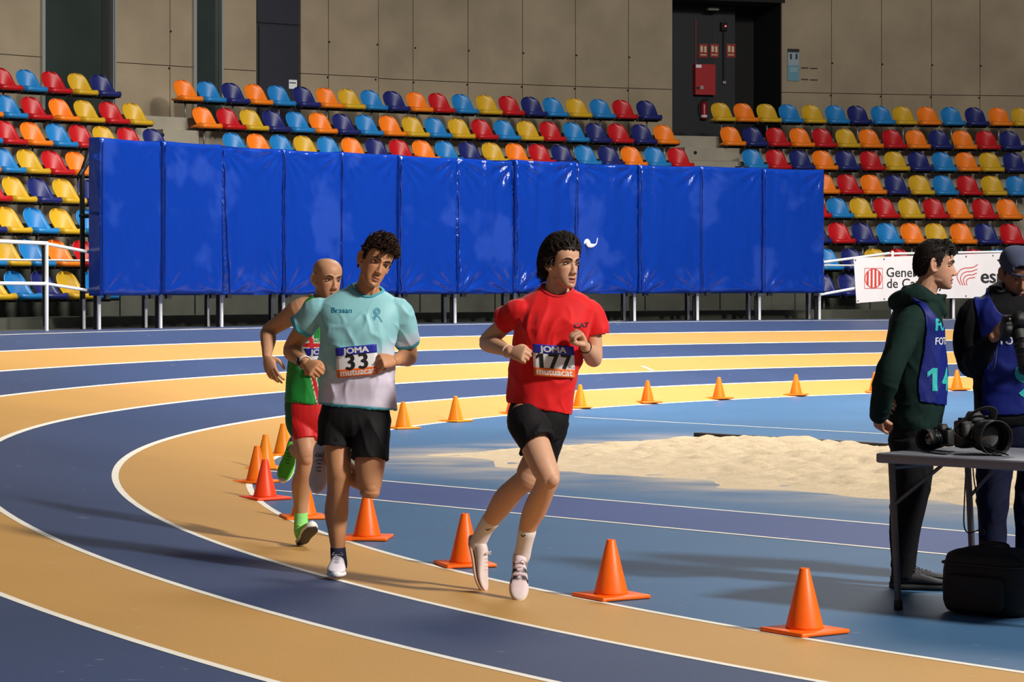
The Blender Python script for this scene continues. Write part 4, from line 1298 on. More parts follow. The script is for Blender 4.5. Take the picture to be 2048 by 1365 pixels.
class Bib:
    """race number: smooth sheet lying on a shirt, printed fields and lettering"""
    def __init__(s, me, c, ux, uy, w, h, par, off=.006, ray=(0, 1, 0)):
        s.c = np.array(tuple(c)); s.ux = nrm(ux); s.uy = nrm(uy); s.w = w; s.h = h; s.par = par
        bv = BVHTree.FromPolygons([v.co for v in me.vertices], [p.vertices for p in me.polygons])
        s.ray = nrm(ray); A = []; B = []
        for u in np.linspace(-.5, .5, 13):
            for v in np.linspace(-.5, .5, 9):
                p = Vector(s.c + s.ux * u * w + s.uy * v * h)
                hit = bv.ray_cast(p - Vector(s.ray) * .6, Vector(s.ray))
                if hit[0] is not None: A.append((1, u, v, u * u, v * v, u * v)); B.append((np.array(hit[0]) - np.array(p)) @ s.ray)
        A = np.array(A); B = np.array(B); s.k = np.linalg.lstsq(A, B, rcond=None)[0]
        s.off = off + max(0, (A @ s.k - B).max()) * .8
    def p(s, u, v, e=0.0):
        d = np.array((1, u, v, u * u, v * v, u * v)) @ s.k - s.off - e
        return s.c + s.ux * u * s.w + s.uy * v * s.h + s.ray * d
    def field(s, name, u0, u1, v0, v1, m, e, th=.0006, parent=None):
        us = np.linspace(u0, u1, 13); vs = np.linspace(v0, v1, 7)
        V = [s.p(u, v, e - q) for q in (0, th) for u in us for v in vs]; f = []
        for q in (0, 1):
            for i in range(12):
                for j in range(6):
                    a = q * 91 + i * 7 + j; g = (a, a + 7, a + 8, a + 1); f.append(g if q else g[::-1])
        per = [i * 7 for i in range(13)] + [84 + j for j in range(1, 7)] + [i * 7 + 6 for i in range(11, -1, -1)] + [j for j in range(5, 0, -1)]
        for i in range(len(per)): f.append((per[i], per[(i + 1) % len(per)], per[(i + 1) % len(per)] + 91, per[i] + 91))
        o = obj(name, (V, f, True), m)
        if parent is None: attach(o, s.par)
        else: o.parent = parent
        return o
    def text(s, t, u, v, size, m, bold=0.0, width=1.0, parent=None, name='lettering', e=.0016):
        co, fc = number_geo(t, size, bold, width) if t.isdigit() else text_geo(t, size, bold, width)
        V = [s.p(u + c[0] / s.w, v + c[1] / s.h, e) for c in co]
        o = obj(name, (V, fc, False), m); o.parent = parent
        return o
def race_bib(me, c, ux, uy, w, h, par, number, ray=(0, 1, 0), nsize=.105):
    b = Bib(me, c, ux, uy, w, h, par, ray=ray)
    sh = b.field('race_bib', -.5, .5, -.5, .5, M('bib_white', (238, 238, 240), .55), 0, .001)
    b.field('blue_band', -.5, .5, .22, .5, M('bib_blue', (28, 36, 158), .5), .0012, parent=sh)
    b.field('orange_band', -.5, .5, -.5, -.23, M('bib_orange', (232, 104, 30), .5), .0012, parent=sh)
    wh = M('print_white', (225, 225, 225), .6); bk = M('print_black2', (22, 22, 26), .6)
    b.text('JOMA', 0.0, .355, .040, wh, .0022, 1.22, sh)
    b.text(number, .0, -.012, nsize, bk, .0042, 1.0, sh)
    b.text('mutuacat', 0, -.355, .046, wh, .0014, 1.02, sh)
    b.text('PCA', -.43, .16, .013, bk, 0, 1.2, sh); b.text('PCA', .43, -.18, .013, bk, 0, 1.2, sh)
    return sh, b

class Fig:
    """a person placed by picture columns and rows at a base depth"""
    def __init__(s, Y0): s.Y0 = Y0; s.k = Y0 / F
    def P(s, px, py, dy=0.0):
        return np.array(tuple(at(px, py, s.Y0 + dy)))
    def sec(s, py, xl, xr, hd, dy=0.0, roll=0.0, yaw=0.0, e=2.3, grow=0.0):
        """torso section between two picture columns; roll = rows dropped from left to right edge"""
        c = s.P((xl + xr) / 2, py, dy); hw = (xr - xl) / 2 * s.k + grow
        U = np.array((hw * math.cos(yaw), hw * math.sin(yaw), -roll / 2 * s.k)); V = np.array((-(hd + grow) * math.sin(yaw), (hd + grow) * math.cos(yaw), 0))
        return (c, U, V, e)
    def hem(s, secs, depth=.05, th=.007):
        """turn the first ring of a garment inwards so that its opening is hollow"""
        c, U, V, e = secs[0]; c1 = secs[1][0]; d = nrm(c1 - c)
        def shr(A, t): return A * (1 - t / np.linalg.norm(A))
        inn = [(c + d * depth, shr(U, th * 1.6), shr(V, th * 1.6), e), (c + d * .004, shr(U, th), shr(V, th), e)]
        return inn + list(secs)
def hem_tube(pts, rad, depth=.05, th=.007, ref=(0.13, -1, 0.21)):
    """sleeve or trouser leg whose last end is hollow"""
    pts = [np.array(tuple(p), float) for p in pts]; rad = [np.array((r, r) if np.isscalar(r) else r, float) for r in rad]
    return tube(pts, [tuple(r) for r in rad], 20, 4, ref=ref, round_cap=False, inner=(depth, th))

def wrap_decal(me, axis_c, co, fc, R, a0=0.0, off=.002):
    """lettering wound round an upright body: its middle faces the direction a0 (0 = +X), running toward +Y"""
    bv = BVHTree.FromPolygons([v.co for v in me.vertices], [p.vertices for p in me.polygons]); out = []
    for c in co:
        a = a0 + c[0] / R; d = Vector((math.cos(a), math.sin(a), 0)); o = Vector(tuple(axis_c)) + Vector((0, 0, c[1]))
        h = bv.ray_cast(o + d * .6, -d)
        out.append(np.array((h[0] if h[0] is not None else o + d * .13) + d * off))
    return out, fc
# ================================================================== runner in the teal shirt, number 33
def nearest_depth(): pass
def runner_teal():
    g = Fig(12.69); P = g.P; k = g.k
    root = empty('person', tuple(P(690, 1160)))
    tag(root, 'runner in pale teal and white shirt wearing number 33', 'person')
    skin = (196, 140, 100)
    H = Head(P(750, 524, -.03), (.42, -1, -.20), (.34, .06, .94), 1.0)
    # torso sections from hem to neck
    T = [(814, 637, 794, .122, .01, 12), (790, 638, 790, .122, .01, 10), (750, 641, 784, .118, .0, 4), (700, 642, 786, .120, -.01, 0), (655, 641, 795, .122, -.01, 0), (628, 634, 803, .112, -.0, 0),
         (606, 640, 800, .095, .01, 2), (590, 666, 785, .078, .015, 4), (579, 690, 768, .064, .015, 5), (570, 703, 760, .058, .015, 5)]
    secs = [g.sec(py, xl, xr, hd, dy, ro) for py, xl, xr, hd, dy, ro in T]
    sk = [g.sec(py, xl, xr, hd, dy, ro, grow=-.040 if py > 745 else -.018) for py, xl, xr, hd, dy, ro in [(850, 650, 775, .10, .01, 6)] + T[1:]]
    # --- limbs
    Rsh, Rel, Rwr = P(628, 622, .01), P(583, 700, .14), P(612, 728, -.09)
    Lsh, Lel, Lwr = P(802, 622, .01), P(818, 712, .13), P(790, 722, -.09)
    arms = []
    arms.append(tube([Rsh, (Rsh * .5 + Rel * .5) + (0, 0, 0), Rel, Rel * .65 + Rwr * .35, Rel * .3 + Rwr * .7, Rwr], [.036, .046, .043, .044, .034, .0265], 24, 5))
    arms.append(tube([Lsh, (Lsh * .5 + Lel * .5), Lel, Lel * .65 + Lwr * .35, Lel * .3 + Lwr * .7, Lwr], [.036, .046, .043, .044, .034, .0265], 24, 5))
    dR = nrm(P(632, 742, -.17) - Rwr); dL = nrm(P(762, 722, -.15) - Lwr)
    hands = hand(Rwr, dR, (-.55, -.5, .55), (.3, -.2, .9), 'fist', 1.0) + hand(Lwr, dL, (.5, -.6, .5), (-.2, -.2, .9), 'fist', 1.0)
    hipR, kneeR, ankR = P(674, 815, .0), P(678, 958, -.03), P(676, 1098, .03)
    legR = tube([hipR, P(675, 860, -.01), P(676, 905, -.02), P(678, 940, -.045), kneeR + (0, -.01, 0), P(676, 985, -.03), P(673, 1025, .012), P(674, 1060, .02), ankR, P(677, 1125, .02)], [.066, .068, .066, .061, .060, .055, .060, .047, .036, .036], 28, 5)
    knee1 = ellipsoid(kneeR + np.array((.004, -.048, .005)), [(.030, 0, 0), (0, .022, 0), (0, 0, .036)])
    hipL, kneeL, ankL = P(748, 820, .0), P(740, 966, -.10), P(655, 912, .28)
    legL = tube([hipL, P(744, 870, -.035), P(740, 920, -.07), P(739, 952, -.09), kneeL + (0, 0, -.005), kneeL + (0, -.004, -.030)], [.066, .076, .077, .068, .060, .052], 28, 5)
    shankL = tube([kneeL, P(715, 956, .01), P(690, 938, .11), P(668, 922, .21), ankL], [.055, .054, .060, .046, .037], 16, 4)
    knee2 = ellipsoid(kneeL + np.array((.004, -.030, -.022)), [(.036, 0, 0), (0, .030, 0), (0, 0, .034)])
    nb = P(733, 596, .015)
    neck = tube([nb + (0, 0, -.03), P(736, 575, .0), P(743, 545, -.01), H.w(0, -.02, .0)], [.070, .057, .054, .050], 28, 5)
    scm = [tube([P(722, 598, -.05), P(735, 575, -.045), H.w(-.055, -.01, -.04)], [.010, .013, .014], 8, 3), tube([P(742, 598, -.045), P(748, 580, -.045), H.w(.055, -.01, -.04)], [.010, .012, .012], 8, 3)]
    chest = loft(sk, 30, 2.3, 3)
    parts = H.parts(nose=1.08) + arms + hands + [legR, knee1, legL, shankL, knee2, neck, chest] + scm
    me = remesh(parts, .0036, 2)
    H.sculpt(me)
    col = H.pigment(me, skin, (158, 92, 80), stubble=((120, 84, 62), .18))
    co = coords(me)
    paint(me, col)
    attach(obj('body', me, skin_mat('skin')), root)
    H.eyes(root, (40, 26, 18), lid=.0012, brow_th=1.15)
    # --- hair: short sides, tousled curls swept to his left
    hp = [H.cap(.004, top=.066)]
    flow = lambda p, r: np.array((.75 + .3 * r.normal(), .35 + .25 * r.normal() + (.5 if p[1] > .03 else 0), .45 + .2 * r.normal())) if p[2] > .055 else np.array((.0 + .2 * r.normal(), -.4, -.8))
    leng = lambda p, r: (.040 + .026 * r.random()) if p[2] > .06 else (.012 + .008 * r.random())
    hp += H.locks(1300, flow, leng, .0038, 3, curl=.9, lift=.5, vol=.44, tip=.5, top=.064, where=lambda p: p[2] > .048)
    hp += H.locks(900, lambda p, r: np.array((0, -.5, -.8)), lambda p, r: .016, .0022, 4, curl=.3, lift=.05, vol=.05, tip=.4, top=.064, where=lambda p: p[2] < .055)
    attach(obj('hair', merge(hp), M('hair_brown', (46, 27, 17), .6, 40, .4, spec=.25)), root)
    # --- shirt
    sl = [hem_tube([Rsh + (.09, 0, .0), P(634, 620, .01), P(618, 640, .03), P(604, 656, .055)], [.050, .063, .066, .066]),
          hem_tube([Lsh + (-.09, 0, .0), P(796, 620, .01), P(808, 650, .04), P(814, 688, .09)], [.050, .062, .063, .060])]
    sh = remesh([loft(g.hem(secs), 40, 2.4, 4)] + sl, .0052, 3)
    sco = coords(sh)
    folds(sh, .016, 8, (1, 1, .6), 3, lambda c: np.clip((c[:, 2] - P(0, 815)[2]) / .12, .35, 1) * np.clip((P(0, 600)[2] - c[:, 2]) / .10, .25, 1))
    sco = coords(sh); px = 1024 + sco[:, 0] / sco[:, 1] * F; py = HY - (sco[:, 2] - CH) / sco[:, 1] * F
    aq = np.array(lin((138, 198, 206))); wh = np.array(lin((214, 206, 226))); te = np.array(lin((58, 158, 176)))
    nz = vnoise(sco * 6 + 2) * 12
    t = np.clip((py + nz - (745 - .45 * (px - 640))) / 40, 0, 1)
    t = np.maximum(t, np.clip((px - 775 + nz) / 18, 0, 1) * np.clip((py - 690) / 20, 0, 1) * .8)
    lf = np.clip((655 + nz - px) / 16, 0, 1) * np.clip((py - 640) / 25, 0, 1)
    t = t * (1 - lf)
    col = aq * (1 - t[:, None]) + wh * t[:, None]
    hemrow = 800 + (px - 637) * .085
    q = np.clip((py - hemrow - 4) / 2, 0, 1)[:, None]; col = col * (1 - q) + te * q
    # cuffs
    for a, d, lim in ((P(604, 655, .055), nrm(P(604, 655, .055) - P(617, 640, .03)), -.028), (P(815, 688, .09), nrm(P(815, 688, .09) - P(811, 650, .04)), -.022)):
        dd = (sco - a) @ d; near = np.linalg.norm(sco - a, axis=1) < .14
        q = ((dd > lim) & near)[:, None]; col = np.where(q, te, col)
    # neckline
    no = P(735, 584, .0); nd = nrm((.10, -.38, .92)); va = nrm((1, .0, -.12)); vb = np.cross(nd, va)
    dl = sco - no; ra, rb = .078, .070
    inside = ((dl @ va / ra) ** 2 + (dl @ vb / rb) ** 2 < 1) & (dl @ nd > -.10)
    paint(sh, col)
    collar, ring = sweep_collar(sh, no, nd, ra, rb, va, vb, (.0035, .009), M('collar_teal', (70, 168, 186), .7), root)
    delete_verts(sh, inside)
    shirt = attach(obj('shirt', sh, M('jersey', (150, 205, 212), .55, 0, 0, .05, 500, attr='pig', sheen=.2)), root)
    collar.parent = None; attach(collar, root)
    # prints
    m_te = M('print_teal', (34, 132, 160), .6)
    co_, fc_ = subdivide_geo(*text_geo('Brasan', .036, .0008, 1.1))
    v, f = decal(sh, P(686, 621), (1, 0, -.02), (0, 0, 1), co_, fc_); p = obj('lettering', (v, f, False), m_te); p.parent = shirt
    an = np.linspace(0, 2 * math.pi, 20)
    for pts, wd in (([(.015 * math.cos(a), .016 * math.sin(a) + .012) for a in an], .005), ([(.007 * math.cos(a), .008 * math.sin(a) + .012) for a in an], .004), ([(-.012, -.03), (-.004, -.008), (.012, -.016), (.026, -.04)], .006), ([(-.02, -.022), (-.012, -.012), (.0, -.005)], .005)):
        c2, f2 = quad_strip(pts, wd); v, f = decal(sh, P(756, 628), (1, 0, 0), (0, 0, 1), c2, f2); p = obj('emblem', (v, f, False), m_te); p.parent = shirt
    race_bib(sh, P(717, 721), (1, 0, .10), (-.06, 0, 1), .205, .150, root, '33', nsize=.108)
    # --- shorts
    pel = [g.sec(py, xl, xr, hd, dy, ro) for py, xl, xr, hd, dy, ro in [(872, 648, 772, .095, .0, 4), (850, 639, 779, .115, .0, 5), (820, 642, 780, .112, .0, 8), (796, 650, 776, .100, .005, 8)]]
    s1 = hem_tube([P(676, 820, .0), P(670, 850, -.01), P(669, 880, -.02), P(668, 893, -.022)], [.085, .086, .086, (.090, .086)])
    s2 = hem_tube([P(744, 825, .0), P(742, 860, -.03), P(741, 900, -.06), P(740, 921, -.072)], [.090, .095, .095, (.098, .096)])
    so = remesh([loft(pel, 30, 2.4, 3), s1, s2], .0055, 3)
    folds(so, .012, 8, (1, 1, .5), 21, lambda c: np.clip((P(0, 825)[2] - c[:, 2]) / .05, 0, 1))
    attach(obj('shorts', so, M('shorts_black', (17, 15, 19), .75, 30, .1, .15, 400, spec=.25)), root)
    # --- socks, shoes
    attach(obj('sock', tube([P(676, 1100, .03), P(677, 1112, .025), P(678, 1128, .01)], [.039, .040, .042], 16, 3), M('sock_navy', (34, 40, 66), .9)), root)
    def pw(S, Z, X, col):
        d = np.array(lin((70, 70, 84)))
        m = (np.abs(np.abs(X) - .03) < .02) & (Z > .03) & (Z < .045 + .05 * (.45 - S)) & (S > .22) & (S < .45)
        col[m] = d; return col
    shoe(root, P(677, 1138, .10), (.02, -1, -.06), (0, .02, 1), 1.02, (226, 218, 228), (236, 234, 238), (150, 146, 156), paintf=pw, sole_th=.022)
    shoe(root, P(641, 893, .36), (-.02, -.55, -.85), (.1, -.85, .5), .98, (214, 206, 214), (226, 224, 226), (90, 90, 96), paintf=pw, sole_th=.022)
    attach(obj('sock', tube([ankL, P(648, 905, .33)], [.038, .040], 14, 2), M('sock_navy', (34, 40, 66), .9)), root)
    # --- watch
    fd = nrm(Rwr - Rel); wc = Rel * .10 + Rwr * .90; si = nrm(np.cross(fd, (0, 0, 1.0))); up = np.cross(si, fd)
    an = np.linspace(0, 2 * math.pi, 25)
    wt = attach(obj('wristwatch', tube([wc + (si * math.cos(a) + up * math.sin(a)) * .032 for a in an], [(.0035, .012)] * 25, 8, 1, ref=(1, .2, .1), cap=False), M('strap_white', (228, 228, 232), .5)), root)
    wd = nrm((-.8, -.5, .1)); wd = nrm(wd - fd * (wd @ fd))
    wf = obj('watch_face', tube([wc + wd * .030, wc + wd * .040], [.021, .019], 18, 1, round_cap=False), M('watch_black', (16, 16, 20), .2)); wf.parent = wt
    return root
runner_teal()

# ================================================================== runner in the red shirt, number 177
def runner_red():
    g = Fig(12.3); P = g.P; k = g.k
    gp = ground(1030, 1196)
    root = empty('person', tuple(P(1040, 1160)))
    tag(root, 'runner in red shirt and black shorts wearing number 177', 'person')
    skin = (206, 158, 128)
    H = Head(P(1123, 528, -.02), (.78, -1, -.06), (.04, .02, 1), .98)
    yaw = -.42
    T = [(816, 1015, 1144, .125, .01, 26), (795, 1016, 1147, .122, .01, 20), (750, 1022, 1156, .118, .0, 8), (700, 1027, 1166, .120, -.01, 2), (655, 1029, 1180, .122, -.01, 0), (628, 1028, 1186, .112, .0, 2),
         (606, 1034, 1186, .096, .01, 4), (591, 1054, 1172, .080, .015, 4), (580, 1076, 1150, .066, .015, 4), (570, 1086, 1140, .058, .015, 4)]
    secs = [g.sec(py, xl, xr, hd, dy, ro) for py, xl, xr, hd, dy, ro in T]
    sk = [g.sec(py, xl, xr, hd, dy, ro, grow=-.040 if py > 745 else -.018) for py, xl, xr, hd, dy, ro in [(850, 1028, 1130, .10, .01, 6)] + T[1:]]
    Rsh, Rel, Rwr = P(1034, 626, -.03), P(974, 684, .10), P(1020, 704, -.13)
    Lsh, Lel, Lwr = P(1184, 618, .05), P(1188, 716, .02), P(1170, 694, -.16)
    arms = [tube([Rsh, Rsh * .5 + Rel * .5, Rel, Rel * .65 + Rwr * .35, Rel * .3 + Rwr * .7, Rwr], [.028, .042, .041, .042, .033, .026], 24, 5),
            tube([Lsh, Lsh * .5 + Lel * .5, Lel, Lel * .65 + Lwr * .35, Lel * .3 + Lwr * .7, Lwr], [.028, .042, .041, .042, .033, .026], 24, 5)]
    hands = hand(Rwr, P(1052, 709, -.19) - Rwr, (-.15, -.85, .3), (0.1, 0, 1), 'fist', .98) + hand(Lwr, P(1157, 664, -.20) - Lwr, (.75, .35, .1), (-.3, -.8, .3), 'fist', .98)
    hipR, kneeR, ankR = P(1052, 832, -.06), P(1096, 956, -.24), P(1049, 1088, -.02)
    legR = tube([hipR, P(1062, 865, -.10), P(1076, 905, -.17), P(1088, 935, -.22), kneeR, P(1088, 980, -.21), P(1072, 1015, -.12), P(1057, 1050, -.06), ankR, P(1044, 1112, .01)], [.070, .072, .070, .064, .057, .052, .057, .045, .034, .036], 28, 5)
    kn1 = ellipsoid(kneeR + np.array((.020, -.036, -.008)), [(.034, 0, 0), (0, .026, 0), (0, 0, .034)])
    hipL, kneeL, ankL = P(1106, 836, .06), P(1052, 960, .06), P(970, 1058, .30)
    legL = tube([hipL, P(1092, 875, .06), P(1076, 915, .06), P(1060, 945, .06), kneeL, P(1030, 978, .11), P(1010, 1000, .17), P(988, 1032, .24), ankL, P(960, 1078, .33)], [.070, .072, .070, .065, .058, .055, .060, .047, .035, .036], 28, 5)
    neck = tube([P(1110, 604, .02), P(1112, 580, .0), P(1117, 552, .0), H.w(0, -.02, 0)], [.068, .056, .052, .048], 28, 5)
    scm = [tube([P(1118, 602, -.05), P(1112, 580, -.05), H.w(-.055, -.01, -.04)], [.010, .013, .013], 8, 3)]
    parts = H.parts(nose=1.0, mouth_open=.004) + arms + hands + [legR, kn1, legL, neck, loft(sk, 30, 2.3, 3)] + scm
    me = remesh(parts, .0036, 2)
    H.sculpt(me, .004)
    col = H.pigment(me, skin, (170, 98, 90), stubble=((110, 78, 60), .30), mouth_open=.004)
    paint(me, col)
    attach(obj('body', me, skin_mat('skin')), root)
    H.eyes(root, (40, 28, 22), lid=.001, brow_th=1.0)
    # --- hair swept back, covering the top of the ear, flicking out at the nape
    hp = [H.cap(.006, top=.076, nape=-.085, burn=-.02)]
    def flow(p, r):
        if p[1] > .02 and p[2] > .04: return np.array((.35 * np.sign(p[0] + .01) + .35 * r.normal(), -.5 + .25 * r.normal(), .75 + .25 * r.normal()))
        if p[2] > .05: return np.array((.25 * np.sign(p[0]) + .4 * r.normal(), -.9, .25 + .35 * r.normal()))
        return np.array((.35 * np.sign(p[0]) + .3 * r.normal(), -.75, -.45 + .35 * r.normal()))
    leng = lambda p, r: .070 + .03 * r.random() if p[2] > .03 else .050 + .025 * r.random()
    hp += H.locks(2300, flow, leng, .0027, 5, curl=.7, lift=.42, vol=.36, tip=.4, top=.066, nape=-.08, burn=-.02)
    attach(obj('hair', merge(hp), M('hair_dark_brown', (34, 22, 17), .6, 40, .35, spec=.25)), root)
    # --- shirt
    sl = [hem_tube([Rsh + (.09, 0, -.01), P(1037, 621, -.03), P(1020, 633, .0), P(1005, 641, .03)], [.045, .058, .062, (.068, .066)]),
          hem_tube([Lsh + (-.09, 0, .0), P(1176, 622, .05), P(1189, 642, .045), P(1195, 672, .04)], [.045, .058, .060, (.062, .064)])]
    sh = remesh([loft(g.hem(secs), 40, 2.4, 4)] + sl, .0052, 3)
    folds(sh, .016, 7.5, (1, 1, .6), 11, lambda c: np.clip((P(0, 600)[2] - c[:, 2]) / .10, .25, 1))
    sco = coords(sh)
    no = P(1112, 587, .0); nd = nrm((.22, -.36, .92)); va = nrm((1, .1, -.16)); vb = np.cross(nd, va)
    dl = sco - no; ra, rb = .076, .070
    inside = ((dl @ va / ra) ** 2 + (dl @ vb / rb) ** 2 < 1) & (dl @ nd > -.10)
    sweep_collar(sh, no, nd, ra, rb, va, vb, (.003, .008), M('collar_red', (196, 12, 16), .7), root)
    delete_verts(sh, inside)
    shirt = attach(obj('shirt', sh, M('jersey_red', (214, 10, 16), .7, 0, 0, .05, 500, sheen=.15, spec=.3)), root)
    co_, fc_ = subdivide_geo(*text_geo('CA7', .034, .002, 1.1))
    v, f = decal(sh, P(1161, 651), (1, 0, .05), (0, 0, 1), co_, fc_); p = obj('lettering', (v, f, False), M('print_navy', (48, 16, 34), .6)); p.parent = shirt
    race_bib(sh, P(1107, 721), (1, 0, -.07), (-.05, 0, 1), .200, .153, root, '177', nsize=.100)
    # --- shorts
    pel = [g.sec(py, xl, xr, hd, dy, ro) for py, xl, xr, hd, dy, ro in [(875, 1032, 1118, .09, -.01, 4), (852, 1015, 1133, .11, .0, 6), (827, 1016, 1139, .112, .0, 10), (800, 1026, 1134, .10, .0, 12)]]
    s1 = hem_tube([P(1052, 830, -.05), P(1056, 850, -.09), P(1068, 872, -.13), P(1077, 888, -.16)], [.092, .092, .086, (.085, .080)])
    s2 = hem_tube([P(1104, 835, .05), P(1092, 870, .06), P(1080, 900, .06), P(1074, 920, .06)], [.088, .092, .092, (.095, .090)])
    so = remesh([loft(pel, 30, 2.4, 3), s1, s2], .0055, 3)
    folds(so, .012, 8, (1, 1, .5), 41, lambda c: np.clip((P(0, 835)[2] - c[:, 2]) / .05, 0, 1))
    attach(obj('shorts', so, M('shorts_black', (17, 15, 19), .75, 30, .1, .15, 400, spec=.25)), root)
    # --- socks and shoes
    m_sock = M('sock_white', (226, 216, 214), .9, 90, .05, .08, 300)
    sR = tube([P(1057, 1050, -.06) * .6 + ankR * .4, ankR, P(1044, 1112, .01)], [.0445, .040, .041], 20, 4)
    sL = tube([P(988, 1032, .24) * .6 + ankL * .4, ankL, P(960, 1078, .33), P(954, 1088, .34)], [.0455, .041, .041, .042], 20, 4)
    for q, (mx, my, my2) in ((sR, (1046, 1072, -.07)), (sL, (976, 1061, .22))):
        s_ = attach(obj('sock', q, m_sock), root)
        sw, sf = quad_strip([(-.010, .004), (-.005, -.003), (.0, -.003), (.012, .005)], .005)
        v, f = decal(s_.data, P(mx, my, my2), (1, 0, 0), (0, 0, 1), sw, sf, .002)
        e = obj('sock_logo', (v, f, False), M('print_black2', (22, 22, 26), .6)); e.parent = s_
    def stripes(S, Z, X, col):
        m = np.zeros(len(S), bool)
        for c0 in (.40, .53, .66):
            m |= (np.abs(S - c0 - (Z - .04) * -2.0) < .036) & (Z < .075) & (np.abs(X) > .012)
        col[m] = np.array(lin((28, 28, 34)))
        toe = np.clip((S - .86) / .1, 0, 1)[:, None] * .35
        col = col * (1 - toe) + np.array(lin((206, 198, 176))) * toe
        return col
    shoe(root, P(1040, 1108, .07), (-.03, -.62, -.78), (.04, -.80, .62), .98, (222, 202, 206), (216, 206, 190), (206, 178, 196), paintf=stripes, sole_th=.024)
    def plain(S, Z, X, col):
        k2 = np.clip((.10 - S) / .05, 0, 1)[:, None]; return col * (1 - k2) + np.array(lin((150, 96, 70))) * k2
    shoe(root, P(938, 1076, .36), (.20, -.25, -.94), (.90, -.40, .28), .98, (220, 200, 196), (188, 150, 126), (222, 206, 206), paintf=plain, sole_th=.022)
    # bracelets
    for (a, b, t) in ((Rel, Rwr, .93), (Lel, Lwr, .97)):
        fd = nrm(b - a); c = a * (1 - t) + b * t; si = nrm(np.cross(fd, (0, .3, 1.0))); up = np.cross(si, fd); an = np.linspace(0, 2 * math.pi, 21)
        attach(obj('bracelet', tube([c + (si * math.cos(x) + up * math.sin(x)) * .030 for x in an], .0042 if t < .95 else .0025, 6, 1, cap=False), M('bead_bone', (214, 190, 160), .5) if t < .95 else M('cord_black', (24, 20, 20), .7)), root)
runner_red()

